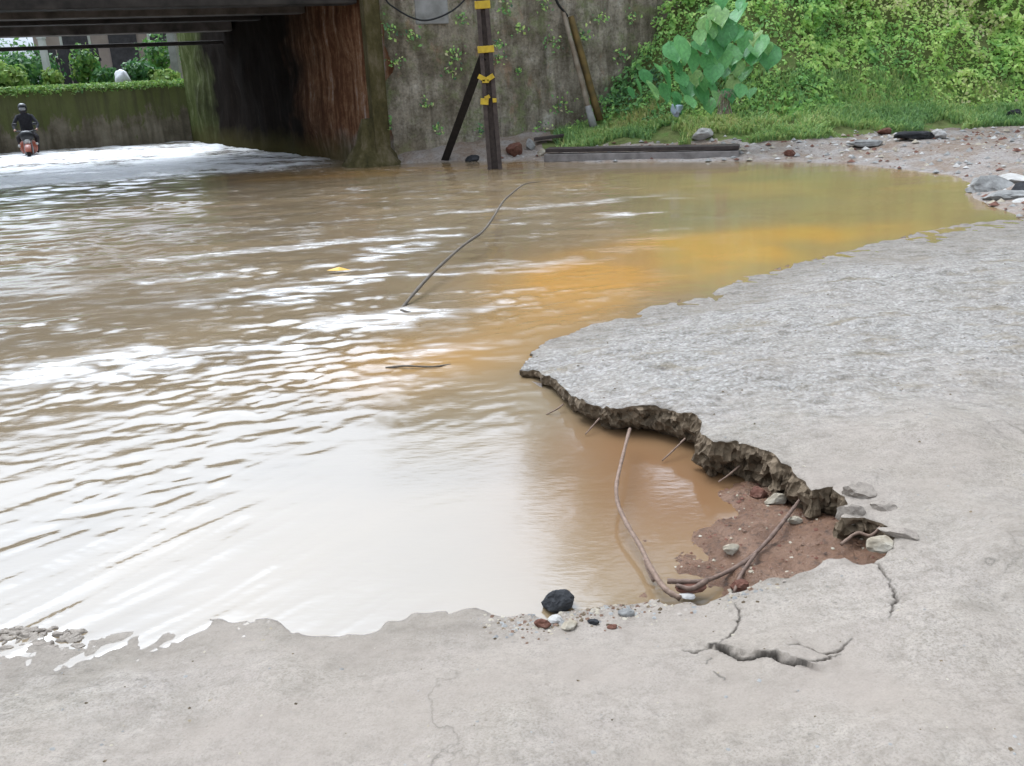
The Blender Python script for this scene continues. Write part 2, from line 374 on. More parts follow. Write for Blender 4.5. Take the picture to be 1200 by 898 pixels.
MT = dict(road=mk_road(), broken=mk_broken(), mud=mk_mud(), bank=mk_bank(), soil=mk_soil(), water=mk_water(), wall=mk_wall(),
    abut=mk_abut(), moss=mk_moss('mossy_concrete', (0.027, 0.0236, 0.0101), (0.0675, 0.0562, 0.0237), (0.135, 0.107, 0.0675)), farwall=mk_farwall(),
    girder=simple('sooty_girder', (0.045, 0.0375, 0.0315), (0.0112, 0.009, 0.0075), .85, 3, .4), girder2=simple('pale_girder', (0.128, 0.112, 0.0975), (0.045, 0.0375, 0.0315), .85, 3, .4),
    steel=simple('weathered_post', (0.075, 0.0562, 0.0465), (0.0338, 0.024, 0.0203), .7, 14, .3), black=simple('black_strut', (0.0188, 0.015, 0.012), (0.009, 0.0075, 0.006), .7, 15, .3),
    yellow=simple('yellow_paint', (0.54, 0.375, 0.03), (0.375, 0.24, 0.0225), .5, 12, .2), palegrey=simple('pale_plaster', (.27, .265, .25), (.16, .155, .14), .85, 5, .3),
    pipe=simple('old_pipe', (.25, .21, .16), (.13, .09, .055), .7, 4, .2), plank=simple('mossy_pole', (0.15, 0.0975, 0.03), (0.0675, 0.0488, 0.0188), .85, 6, .4),
    cable=simple('black_cable', (0.015, 0.015, 0.015), None, .5), wood=simple('weathered_wood', (0.165, 0.12, 0.0975), (0.075, 0.0525, 0.0413), .85, 40, .5),
    twig=simple('wet_twig', (0.15, 0.0975, 0.0713), (0.0675, 0.0413, 0.03), .75, 60, .4), paletwig=simple('pale_root', (.2, .135, .1), (.11, .068, .045), .75, 60, .4),
    greystick=simple('grey_stick', (0.12, 0.0975, 0.075), (0.06, 0.0488, 0.0375), .8, 40, .4), rail=simple('rusted_rail', (0.0525, 0.039, 0.0338), (0.0225, 0.0165, 0.015), .75, 8, .4),
    railweb=simple('grey_concrete_sleeper', (.24, .215, .2), (.12, .105, .095), .85, 6, .4),
    dark=mk_rock('dark_stone', [(0.0078, 0.0078, 0.00845), (0.0182, 0.0182, 0.0195), (0.0455, 0.0455, 0.0468)]), grey=mk_rock('grey_stone', [(0.104, 0.0975, 0.091), (0.195, 0.189, 0.176), (0.273, 0.267, 0.254)]),
    buff=mk_rock('buff_stone', [(0.169, 0.13, 0.0845), (0.273, 0.234, 0.176), (0.358, 0.325, 0.273)]), red=mk_rock('laterite', [(0.0455, 0.0163, 0.0104), (0.111, 0.0455, 0.0292), (0.182, 0.0975, 0.0715)]),
    white=mk_rock('pale_stone', [(0.26, 0.24, 0.215), (0.358, 0.338, 0.312), (0.442, 0.429, 0.41)]),
    leafA=mk_leaf('undergrowth_leaves', [(0.0724, 0.151, 0.0866), (0.144, 0.309, 0.107), (0.254, 0.488, 0.138), (0.416, 0.645, 0.169), (0.597, 0.742, 0.23), (0.651, 0.568, 0.354)]),
    grass=mk_leaf('grass_blades', [(0.146, 0.256, 0.107), (0.224, 0.384, 0.137), (0.359, 0.487, 0.16), (0.544, 0.512, 0.22)], .6),
    treeleaf=mk_leaf('tree_leaves', [(.03, .06, .015), (.05, .1, .022), (.09, .15, .035)]), bark=simple('bark', (.16, .12, .085), (.07, .05, .035), .9, 8, .8),
    bushleaf=mk_leaf('bush_leaves', [(0.0372, 0.112, 0.0372), (0.0744, 0.186, 0.0465), (0.149, 0.279, 0.0558), (0.241, 0.335, 0.0837)]),
    bigleaf=mk_plantleaf(), stem=simple('green_stem', (.12, .2, .06), (.08, .1, .04), .6),
    orange=simple('orange_paint', (.3, .075, .04), (.22, .05, .025), .35, 5, .05, .5), tyre=simple('tyre_rubber', (0.013, 0.013, 0.013), None, .8), blackplastic=simple('black_plastic', (0.0117, 0.0117, 0.013), (0.0065, 0.0065, 0.00715), .4, 10, .1, .5),
    chrome=simple('dull_metal', (0.293, 0.293, 0.293), (0.195, 0.195, 0.195), .35, 10, .1), lens=simple('pale_lens', (0.488, 0.481, 0.455), (0.39, 0.377, 0.358), .2, 10, .05, .5),
    pinkwall=simple('pink_plaster', (0.325, 0.26, 0.24), (0.234, 0.182, 0.163), .9, 2, .2), darkwood=simple('dark_boards', (0.0585, 0.052, 0.0585), (0.0325, 0.0292, 0.0325), .9, 6, .3),
    whitepaint=simple('white_paint', (0.488, 0.488, 0.468), (0.39, 0.39, 0.37), .7, 4, .2), bag=simple('white_sack', (0.52, 0.52, 0.52), (0.423, 0.423, 0.429), .6, 10, .3), bluebag=simple('blue_plastic', (0.273, 0.358, 0.442), (0.39, 0.442, 0.481), .4, 12, .4),
    roof=simple('tile_roof', (0.163, 0.078, 0.052), (0.091, 0.0455, 0.0325), .9, 8, .4), yleaf=simple('yellow_leaf', (.62, .38, .04), (.5, .25, .03), .55, 30, .2),
    cloth=simple('dark_shirt', (.03, .03, .035), (.018, .018, .022), .9, 20), trouser=simple('dark_trousers', (.04, .035, .035), (.02, .018, .02), .9, 20), skin=simple('skin', (.28, .15, .1), (.22, .11, .07), .6, 10),
    crust=simple('sandy_crust', (0.27, 0.234, 0.198), (0.168, 0.132, 0.102), .9, 30, .6))

# ------------------------------------------------------------------ plan of the place
A = Pz(443, 193)[:2]; B = Pz(226, 166)[:2]
WD = np.array([1.0, .385]) / math.hypot(1, .385)          # along the wing wall and across the bridge
WN = np.array([WD[1], -WD[0]])                            # out of the wall, towards the road
TD = (B - A) / np.linalg.norm(B - A); TL = float(np.linalg.norm(B - A))   # into the underpass
# slab outline: pixel x, pixel y, height of the top over the water, thickness
SLAB = [(-260, 800, 0, .1), (0, 764, 0.0, .1), (60, 752, 0.0, .1), (95, 752, 0, .1), (130, 748, 0, .1), (170, 742, 0, .1), (210, 735, 0, .1), (260, 728, 0, .1),
 (330, 733, 0, .1), (400, 737, 0, .1), (450, 726, 0, .1), (520, 716, 0, .1), (570, 710, 0, .1), (600, 722, 0, .1), (640, 724, .01, .1), (690, 706, .015, .1), (740, 699, .02, .1), (790, 700, .03, .1),
 (830, 697, .04, .1), (862, 694, .05, .1), (900, 681, .065, .1), (935, 673, .08, .12), (955, 661, .09, .12), (982, 651, .10, .13), (1012, 655, .11, .13), (1032, 646, .12, .13),
 (1040, 622, .14, .14), (1034, 606, .15, .14), (1012, 596, .155, .14), (988, 597, .155, .14), (992, 575, .16, .14), (972, 560, .165, .14), (948, 566, .165, .185), (940, 556, .165, .185), (925, 541, .17, .185), (908, 538, .17, .185),
 (888, 520, .17, .19), (868, 513, .17, .19), (840, 514, .17, .19), (825, 500, .165, .185), (809, 487, .16, .17), (787, 478, .15, .15), (755, 473, .14, .135), (725, 477, .13, .11), (688, 469, .11, .09),
 (662, 450, .09, .075), (640, 438, .075, .06), (620, 431, .06, .05), (607, 430, .055, .05),
 (628, 415, .01, .06), (655, 400, 0, .06), (690, 384, 0, .06), (740, 371, 0, .06), (800, 352, 0, .06), (835, 347, 0, .06), (870, 328, 0, .06), (910, 315, 0, .06), (960, 303, 0, .06), (1000, 292, 0, .06), (1066, 276, 0, .06),
 (1133, 263, 0, .06), (1190, 256, 0, .06), (1260, 250, .02, .06), (1400, 252, .05, .06)]
sl3 = [np.append(Pz(a, b, z), t) for a, b, z, t in SLAB]
EXTRA = [(-6, 1.6, 0, .1)]
FAR = [(9, 7.0, .12, .1), (9, -4, .15, .1), (-6, -4, .15, .1)]
slab_key = [tuple(p) for p in sl3] + FAR + EXTRA
# ragged densified outline
out = []
nk = len(slab_key)
for i in range(nk):
    a = np.array(slab_key[i]); b = np.array(slab_key[(i + 1) % nk]); L = np.linalg.norm(a[:2] - b[:2])
    near = i < len(sl3) - 1
    st = (.0075 if (20 <= i <= 48) else .014) * max(.6, np.hypot(*(a[:2] + b[:2]) / 2) / 3.2) if near else .5
    k = max(1, int(L / st))
    for j in range(k): out.append(np.append(a + (b - a) * j / k, 1.0 if near else 0.0))
out = np.array(out)
n1 = fbm(out[:, 0] * 4, out[:, 1] * 4, 0, 4, 3); n2 = fbm(out[:, 0] * 4, out[:, 1] * 4, 0, 4, 41)
n1 = n1 + .42 * fbm(out[:, 0] * 14, out[:, 1] * 14, 0, 2, 13); n2 = n2 + .42 * fbm(out[:, 0] * 14, out[:, 1] * 14, 0, 2, 23)
soft = np.where(out[:, 2] > .05, .05, .10)
out[:, 0] += n1 * soft * out[:, 4]; out[:, 1] += n2 * soft * out[:, 4]
slab_poly = out[:, :2]
brk = [(p[0], p[1]) for p in sl3[20:49]]                      # the broken stretch of the edge
# heights of the slab surface
zc = [(p[0], p[1], p[2]) for p in sl3 if True]
for a, b, z in [(1100, 500, .2), (1100, 720, .14), (950, 760, .09), (800, 780, .06), (600, 800, .05), (600, 880, .08), (300, 800, .045), (100, 830, .05), (0, 898, .08), (1150, 860, .14),
                (1000, 420, .15), (900, 440, .15), (800, 430, .12), (1180, 330, .09), (1050, 330, .07), (1150, 420, .16), (720, 420, .08), (1200, 620, .2), (960, 500, .19)]:
    p = Pz(a, b, z); zc.append((p[0], p[1], z))
zc += FAR_ if (FAR_ := [(9, 7, .12), (9, -4, .15), (-6, -4, .15), (3, -2, .15), (-3, -1, .12), (4, 2, .2), (5, 5, .15), (-4, 1, .04)]) else []
CRK = [[(833, 748), (842, 750), (856, 758), (868, 765), (882, 766), (897, 768), (909, 770), (917, 778), (930, 780), (944, 782)], [(925, 762), (938, 759), (950, 765), (968, 770), (985, 762), (998, 752)],
       [(828, 770), (834, 762)], [(836, 780), (850, 790)], [(1008, 655), (1030, 672), (1040, 690)], [(944, 782), (965, 779), (985, 768)], [(833, 748), (815, 752), (800, 748)], [(862, 697), (868, 712), (862, 728), (850, 742), (842, 750)], [(1040, 690), (1050, 712), (1040, 735)]]
def jag(c):
    P = [Pz(a, b, .08)[:2] for a, b in c]; o = []
    for i in range(len(P) - 1):
        k = max(2, int(np.linalg.norm(P[i + 1] - P[i]) / .008))
        for j in range(k): o.append(P[i] + (P[i + 1] - P[i]) * j / k + rng.normal(0, .0022, 2))
    o.append(P[-1]); return o
crk3 = [jag(c) for c in CRK]
def slab_z(x, y):
    z = idw(x, y, zc, 3.0, .12)
    r = np.hypot(x, y); fade = sstep(-.01, .05, z)
    z = z + fbm(x * 1.3, y * 1.3, 0, 3, 5) * .03 * fade + fbm(x * 6, y * 6, 0, 4, 8) * .012 * (.35 + .65 * fade)
    wo_ = worn(x, y); z = z + fbm(x * 22, y * 22, 0, 3, 12) * .006 + wo_ * fade * (fbm(x * 8, y * 11, 0, 4, 15) * .022 + fbm(x * 28, y * 28, 0, 2, 16) * .008)
    d = dist_line(x, y, brk)
    z = z - .012 * np.exp(-(d / .02)**2) + .006 * fbm(x * 30, y * 30, 0, 2, 19) * np.exp(-(d / .08)**2)
    for i, c in enumerate(crk3):
        dep, wd = ((.05, .0045) if i == 0 else (.014, .0032))
        dc = dist_line(x, y, c); en = np.minimum(np.hypot(x - c[0][0], y - c[0][1]), np.hypot(x - c[-1][0], y - c[-1][1])); tp = sstep(0, .05, en) * (.75 + .5 * noise3(x * 40, y * 40, 0, 191)); z = z - dep * tp * np.exp(-(dc / (wd * (.45 + .6 * tp)))**2)
        if i == 0:
            side = np.where(y > c[0][1] + (x - c[0][0]) * (c[-1][1] - c[0][1]) / (c[-1][0] - c[0][0]), 1, 0)
            z = z + side * .014 * np.exp(-(dc / .06)**2)
    return z
def worn(x, y):
    return np.clip(sstep(2.9, 3.9, y - .25 * (x - 1)) + .35 * fbm(x * 2, y * 2, 0, 3, 77), 0, 1)

# interior points, denser near the camera and along the cracks
pts = []
yy = 1.25
while yy < 9.5:
    s = .0075 * max(yy, 1.5); hw = .66 * yy + .5
    xs = np.arange(-hw, hw, s); P = np.stack([xs + rng.uniform(-.35, .35, len(xs)) * s, yy + rng.uniform(-.35, .35, len(xs)) * s], 1)
    pts.append(P); yy += s * 1.25
for y0 in np.arange(-3.8, 9, .45):
    xs = np.arange(-5.8, 8.9, .45); pts.append(np.stack([xs, np.full(len(xs), y0)], 1) + rng.uniform(-.1, .1, (len(xs), 2)))
for c in crk3:
    for i in range(len(c) - 1):
        for q in np.linspace(0, 1, 3, endpoint=False):
            p = c[i] + (c[i + 1] - c[i]) * q; pts.append(p + rng.normal(0, .0035, (7, 2))); pts.append(p + rng.normal(0, .01, (3, 2)))
pts = np.concatenate(pts)
sp_b = .014 * np.maximum(.6, np.hypot(pts[:, 0], pts[:, 1]) / 3.2)
keep = in_poly(pts[:, 0], pts[:, 1], slab_poly)
keep &= dist_line(pts[:, 0], pts[:, 1], slab_poly[::1], True) > sp_b * .55 if len(slab_poly) < 1200 else keep
pts = pts[keep]
nb = len(slab_poly)
allp = [Vector(p) for p in slab_poly] + [Vector(p) for p in pts]
cv, ce, cf, ov, oe, of = delaunay_2d_cdt(allp, [], [list(range(nb))], 1, 1e-6)
V2 = np.array([(p.x, p.y) for p in cv]); tri = np.array([f for f in cf if len(f) == 3])
# orient upwards
e1 = V2[tri[:, 1]] - V2[tri[:, 0]]; e2 = V2[tri[:, 2]] - V2[tri[:, 0]]
fl = (e1[:, 0] * e2[:, 1] - e1[:, 1] * e2[:, 0]) < 0; tri[fl] = tri[fl][:, ::-1]
zt = slab_z(V2[:, 0], V2[:, 1])
Vtop = np.column_stack([V2, zt])
# boundary loop of the triangulation
from collections import defaultdict
cnt = {}
for t in tri:
    for i in range(3):
        k = (int(t[i]), int(t[(i + 1) % 3])); 
        if (k[1], k[0]) in cnt: del cnt[(k[1], k[0])]
        else: cnt[k] = 1
nxt = defaultdict(list)
for a, b in cnt: nxt[a].append(b)
loop = []
while nxt:
    st_ = next(iter(nxt)); cur = st_; L_ = []
    while cur in nxt:
        L_.append(cur); b = nxt[cur].pop()
        if not nxt[cur]: del nxt[cur]
        cur = b
        if cur in set(L_[-60:]) and cur != st_:            # cut off a pinched mini loop
            L_ = L_[:len(L_) - 1 - L_[::-1].index(cur)]
    if len(L_) > len(loop): loop = L_
loop = np.array(loop); Lp = Vtop[loop]; nl = len(loop)
th = idw(Lp[:, 0], Lp[:, 1], [(p[0], p[1], p[3]) for p in slab_key], 3, .02)
tg = np.roll(Lp[:, :2], -3, 0) - np.roll(Lp[:, :2], 3, 0); tg /= np.linalg.norm(tg, axis=1, keepdims=True) + 1e-9
nrm = np.stack([tg[:, 1], -tg[:, 0]], 1)                      # outwards (loop runs counter-clockwise)
rings = []
# fracture cells: every chunk of the broken face stands out or back by its own amount
cellp = []
for (cx_, cy_, cz_, ct_) in [(p[0], p[1], p[2], p[3]) for p in sl3[18:51]]:
    cellp.append(np.array([cx_, cy_, cz_ - .07]) + rng.normal(0, 1, (60, 3)) * [.07, .07, .06])
cellp = np.concatenate(cellp); cello = rng.uniform(-1, 1, len(cellp)); cellz = rng.uniform(-1, 1, len(cellp))
def cell_off(P3):
    P3 = P3 + np.column_stack([fbm(P3[:, 0] * 25, P3[:, 1] * 25, P3[:, 2] * 25, 2, q) for q in (71, 72, 73)]) * .02
    best = np.full(len(P3), 1e9); o_ = np.zeros(len(P3)); z_ = np.zeros(len(P3))
    for c_, a_, b_ in zip(cellp, cello, cellz):
        d_ = ((P3 - c_)**2).sum(1); k_ = d_ < best; best[k_] = d_[k_]; o_[k_] = a_; z_[k_] = b_
    return o_, z_
isb = (dist_line(Lp[:, 0], Lp[:, 1], brk) < .12).astype(float)
th = th * (1 + .35 * isb)
prof = [(.04, .001), (.1, .003), (.17, .005), (.25, .006), (.33, .006), (.41, .004), (.49, .001), (.56, -.006), (.63, -.018), (.7, -.034), (.78, -.055), (.88, -.085), (1.05, -.12), (1.4, -.2), (1.8, -.28)]
for ri, (dz, off) in enumerate(prof):
    k = th / .14; hz = Lp[:, 2] - th * dz
    co_, cz_ = cell_off(np.column_stack([Lp[:, :2], hz]))
    w_ = min(1.0, ri / 2.0) * (1 if dz < 1.0 else .4)
    nz = fbm(Lp[:, 0] * 22, Lp[:, 1] * 22, hz * 22, 4, 60) * .026; nz2 = fbm(Lp[:, 0] * 22, Lp[:, 1] * 22, hz * 22, 4, 90) * .02
    o_ = (off + (nz + co_ * .012 * isb) * w_) * k
    rings.append(np.column_stack([Lp[:, :2] + nrm * o_[:, None] + tg * (nz2 * .5 * k * w_)[:, None], hz + (nz2 * .5 + cz_ * .004 * isb) * k * w_]))
Vall = np.concatenate([Vtop] + rings); nt0 = len(Vtop)
quads = []
prev = loop
for r_ in range(len(rings)):
    cur_ = np.arange(nl) + nt0 + r_ * nl
    quads.append(np.stack([prev, cur_, np.roll(cur_, -1), np.roll(prev, -1)], 1)); prev = cur_
Q = np.concatenate(quads)
qt = np.concatenate([Q[:, [0, 1, 2]], Q[:, [0, 2, 3]]])
road = mesh_np('road', Vall, np.concatenate([tri, qt]), [MT['road'], MT['broken']], midx=np.concatenate([np.zeros(len(tri)), np.ones(len(qt))]))
tag(road, kind='structure')
wn = worn(Vall[:, 0], Vall[:, 1]); attr(road, 'worn', wn)
fsm = np.ones(len(road.data.polygons), bool); fsm[len(tri):] = False; road.data.polygons.foreach_set('use_smooth', fsm)
dsh = (1 - sstep(-.002, .035, Vall[:, 2] + .02 * fbm(Vall[:, 0] * 9, Vall[:, 1] * 9, 0, 3, 181))) + .8 * np.exp(-(dist_line(Vall[:, 0], Vall[:, 1], [p[:2] for p in sl3[14:22]]) / .05)**2)
attr(road, 'wet', np.clip(dsh, 0, 1))
dirt = np.zeros(len(Vall))
for i, c in enumerate(crk3): dirt = np.maximum(dirt, np.exp(-(dist_line(Vall[:, 0], Vall[:, 1], c) / (.006 if i == 0 else .003))**2) * (1.0 if i == 0 else .75))
attr(road, 'dirt', dirt)

# ------------------------------------------------------------------ mud bed inside the wash-out
mc = [(836, 600, -.004), (838, 570, -.01), (822, 655, 0), (812, 675, 0), (780, 694, -.01), (870, 640, .02), (900, 610, .03), (930, 640, .04), (960, 610, .06), (1000, 630, .07), (1030, 620, .08), (960, 660, .05), (890, 680, .035), (850, 690, .02), (900, 580, .02), (850, 550, -.02), (790, 620, -.06), (760, 560, -.08), (700, 620, -.12), (650, 500, -.1), (720, 500, -.06), (800, 540, -.05), (700, 690, -.03), (660, 700, -.02), (950, 590, .05), (880, 572, .045), (915, 580, .06), (860, 566, .025), (975, 600, .08)]
mc3 = [(*Pz(a, b, z)[:2], z) for a, b, z in mc]
gx = np.arange(-.1, 1.7, .0125); gy = np.arange(2.2, 5.0, .0125)
X, Y = np.meshgrid(gx, gy)
Zm = idw(X, Y, mc3, 3, .06) * .8 - .006 + fbm(X * 5, Y * 5, 0, 4, 22) * .025 + fbm(X * 14, Y * 14, 0, 4, 25) * .02
ins = in_poly(X, Y, slab_poly); din = dist_line(X, Y, slab_poly[:, :2], True)
Zm = np.where(ins & (din > .1), np.minimum(Zm, -.02), Zm)
Zm = np.where(ins, np.minimum(Zm, slab_z(X, Y) - .05), Zm)
fr = np.minimum(np.minimum(X - gx[0], gx[-1] - X), np.minimum(Y - gy[0], gy[-1] - Y)); Zm = Zm - .3 * (1 - sstep(0, .15, fr))
mud = mesh_np('mud_bed', np.column_stack([X.ravel(), Y.ravel(), Zm.ravel()]), grid_faces(len(gy), len(gx)), MT['mud']); tag(mud, kind='structure')
def mud_z(x, y):
    i = int(np.clip(round((y - gy[0]) / .0125), 0, len(gy) - 1)); j = int(np.clip(round((x - gx[0]) / .0125), 0, len(gx) - 1)); return float(Zm[i, j])

# ------------------------------------------------------------------ ground sheet with pond bed, shore and hillside
back = [(1192, 252), (1165, 243), (1140, 232), (1138, 216), (1120, 206), (1060, 199), (1000, 193), (940, 190), (870, 189), (800, 190), (700, 190), (640, 190), (610, 188)]
back3 = [Pz(a, b)[:2] for a, b in back]
pond = [p for p in back3] + [A + WN * -.4, A + np.array([0, 14.0]), np.array([-40, 40.0]), np.array([-40, 1.2])] + [np.array(k[:2]) for k in slab_key[-1:]] + [p[:2] for p in sl3[:-2]]
pond = np.array([p[:2] for p in pond])
def wall_y(x): return A[1] + (x - A[0]) * .385
toe = [(-2, 14.9)] + [tuple(Pz(a, b, .2)[:2]) for a, b in [(600, 173), (690, 169), (770, 167), (870, 165), (960, 163), (1010, 158), (1100, 153), (1200, 149), (1350, 144)]] + [(40, 9)]
toe = np.array(sorted(toe))
def toe_y(x): return np.interp(x, toe[:, 0], toe[:, 1])
def hill(x, y):
    d = y - toe_y(x); k = sstep(1.35, 3.9, x + .18 * (y - 17)) * 1.05
    f = .2 * np.clip(d, 0, 1.0) + .95 * np.clip(d - 1.0, 0, 6) + .25 * np.clip(d - 7, 0, 60)
    f = np.minimum(f, 7.5 + .02 * d)
    return f * k + .12 * np.clip(d, 0, 2.0) + np.where(d > 0, 1, 0) * k * (fbm(x * .7, y * .7, 0, 4, 33) * .5) * sstep(0.2, 2, d)
def ground_z(x, y):
    inp = in_poly(x, y, pond); d = dist_line(x, y, pond, True)
    z = np.where(inp, -np.minimum(.35, d * .5), np.minimum(.2, .16 * d + .01))
    z = z + np.where(inp, 0, 1) * (fbm(x * 2, y * 2, 0, 4, 51) * .06 + fbm(x * 8, y * 8, 0, 3, 57) * .025) * sstep(0, .4, d)
    z = z + np.where(y > toe_y(x), hill(x, y), 0)
    s = in_poly(x, y, slab_poly)
    return np.where(s, np.minimum(z, -.05) - .25, z)
def axis(lo, hi, fine_lo, fine_hi, fine, grow=1.25):
    a = list(np.arange(fine_lo, fine_hi + 1e-6, fine)); s = fine
    v = fine_lo
    while v > lo: s *= grow; v -= s; a.insert(0, v)
    s = fine; v = a[-1]
    while v < hi: s *= grow; v += s; a.append(v)
    return np.array(a)
gx2 = axis(-400, 400, -3, 11, .09); gy2 = axis(-300, 500, 4.5, 22, .09)
X2, Y2 = np.meshgrid(gx2, gy2); Z2 = ground_z(X2.ravel(), Y2.ravel())
bankf = (Y2.ravel() > toe_y(X2.ravel()) + .15 * fbm(X2.ravel() * 3, Y2.ravel() * 3, 0, 3, 5)) & (Y2.ravel() > 8) & (X2.ravel() > .75 + .3 * fbm(Y2.ravel() * 2, X2.ravel() * 2, 0, 2, 6))
F2 = grid_faces(len(gy2), len(gx2))
ground = mesh_np('ground', np.column_stack([X2.ravel(), Y2.ravel(), Z2]), F2, [MT['bank'], MT['soil']], midx=bankf[F2[:, 0]].astype(int)); tag(ground, kind='structure')

# ------------------------------------------------------------------ water: wind and current waves as real relief
NR, NC = 620, 620
rr = 1.5 * (34 / 1.5) ** np.linspace(0, 1, NR); tt = np.radians(np.linspace(-58, 58, NC))
RR, TT = np.meshgrid(rr, tt, indexing='ij'); WX = (RR * np.sin(TT)).ravel(); WY = (RR * np.cos(TT) - .2).ravel()
def blob(px, py, sx, sy, ang=0):
    """soft patch on the water, centred under a pixel of the reference (place) with radii in metres"""
    c = Pz(px, py); dx, dy = WX - c[0], WY - c[1]; ca, sa = math.cos(ang), math.sin(ang)
    u, v = dx * ca + dy * sa, -dx * sa + dy * ca
    return np.exp(-(u / sx)**2 - (v / sy)**2)
def wfield(ang, Lu, Lv, seed, sharp=1.3, warp=.35):
    ca, sa = math.cos(ang), math.sin(ang)
    u, v = WX * ca + WY * sa, -WX * sa + WY * ca
    v = v + warp * Lv * 2 * fbm(u / Lu * .7, v / Lv * .25, 0, 2, seed + 5)
    n = noise3(u / Lu, v / Lv, 0, seed) * .6 + noise3(u / Lu * 1.9, v / Lv * 1.9, 0, seed + 1) * .3 + noise3(u / Lu * 3.7, v / Lv * 3.7, 0, seed + 2) * .13
    return n
near_ang = math.atan2(Pz(330, 590)[1] - Pz(100, 690)[1], Pz(330, 590)[0] - Pz(100, 690)[0])
h1 = wfield(near_ang, .95, .06, 100, warp=.35); h1 = .6 * h1 + .7 * (1 - np.abs(wfield(near_ang + .08, 1.1, .09, 150, warp=.4)) * 2.2).clip(0, 1) ** 3
h2 = wfield(math.radians(16), .2, .065, 200, warp=.7) * .75 + wfield(math.radians(34), .09, .04, 260, warp=.6) * .42 + wfield(math.radians(-6), .3, .16, 280) * .35
h3 = wfield(math.radians(6), .7, .3, 300)
wn_ = 1 - sstep(3.3, 4.6, WY - .25 * WX)
amp1 = wn_ * (.0030 * sstep(.1, -.8, WX + .3 * (WY - 3)) + .0004)
# current in the middle of the stream, calmer towards the shore on the right
mid = (1 - sstep(.2, 1.1, WX - .12 * (WY - 5))) * sstep(3.3, 5.0, WY - .5 * WX)
calm = np.clip(blob(600, 640, .9, .85) + blob(500, 540, .5, .5) * .6 + blob(780, 570, .6, .7) + blob(720, 300, 1.2, 1.0) * .9 + blob(560, 410, .5, .45) * .75, 0, 1)
amp2 = (.0048 * (.45 + 1.1 * np.clip(fbm(WX * 1.9, WY * 2.6, 0, 4, 97) * 1.3 + .35, 0, 1)) * mid + .0005) * (1 - calm * .93)
amp3 = (.010 * sstep(5, 9, WY) * mid + .0015) * (1 - calm * .9)
amp1 *= (1 - calm * .9); h4 = wfield(near_ang - .2, .2, .05, 170, warp=.5)
patch = .45 + .9 * np.clip(fbm(WX * .8, WY * .8, 0, 3, 91) + .4, 0, 1)
patch = np.where(WY > 6.5, .35 + .8 * np.clip(fbm(WX * .5, WY * 1.2, 0, 3, 95) * 1.5 + .35, 0, 1), patch)
under = sstep(-2.3, -3.2, WX + .15 * (WY - 14)) * sstep(14.6, 16.0, WY - .22 * (WX + 6))
WZ = h1 * amp1 * 2 + h2 * amp2 * 2 * patch + h4 * .0011 * (WY < 4.5) * sstep(4.5, 3.8, WY) * (.4 + .9 * np.clip(fbm(WX * 2, WY * 2, 0, 2, 175) + .2, 0, 1)) + h3 * amp3 * 2 * patch + .03 * under * fbm(WX * 2.0, WY * 4.5, 0, 5, 120)
sky_glare = under * np.clip(.85 + 1.1 * fbm(WX * 1.2, WY * 4.0, 0, 5, 125), 0, 1)  # glare of the open sky painted onto the water under the bridge
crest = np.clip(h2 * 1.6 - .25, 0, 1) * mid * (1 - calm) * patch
sky_glare = np.clip(sky_glare + .35 * crest * sstep(3.5, 5, WY), 0, 1)  # painted sky glint added on the mid-stream crests
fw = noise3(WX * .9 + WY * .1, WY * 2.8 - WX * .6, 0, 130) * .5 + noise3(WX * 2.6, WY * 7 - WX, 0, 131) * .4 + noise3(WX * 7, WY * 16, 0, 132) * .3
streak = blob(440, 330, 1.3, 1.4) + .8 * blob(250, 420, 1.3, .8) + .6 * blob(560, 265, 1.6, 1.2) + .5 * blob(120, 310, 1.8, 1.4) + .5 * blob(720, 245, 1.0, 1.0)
sky_glare = np.clip(sky_glare + .75 * np.clip(fw * 2.2 - .35, 0, 1) * np.clip(streak, 0, 1), 0, 1)  # sky reflections off the waves, painted as white streaks
silt = np.clip(1.0 * blob(735, 312, .85, .9) + .6 * blob(840, 290, 1.0, .7, .5) + .6 * blob(960, 275, 1.6, .8, .6) + .6 * blob(650, 350, .5, .8) + .4 * blob(870, 290, 1.5, .6, .5) + .4 * blob(480, 430, .7, .5) + .7 * blob(430, 202, 2.5, .7) + .3 * blob(560, 400, .6, .5) + .35 * blob(780, 600, .4, .6), 0, 1)
silt = np.clip(silt * (.85 + .6 * fbm(WX * 1.6, WY * 1.6, 0, 3, 140)), 0, 1)
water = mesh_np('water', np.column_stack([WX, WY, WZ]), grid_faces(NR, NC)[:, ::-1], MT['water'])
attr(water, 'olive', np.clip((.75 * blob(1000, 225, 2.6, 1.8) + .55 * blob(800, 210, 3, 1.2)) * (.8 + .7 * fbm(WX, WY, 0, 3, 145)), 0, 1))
attr(water, 'red', np.clip(1.0 * blob(800, 585, .45, .5) + .6 * blob(720, 520, .35, .35), 0, 1))
attr(water, 'sky_glare', sky_glare); attr(water, 'silt', silt); tag(water, kind='structure')

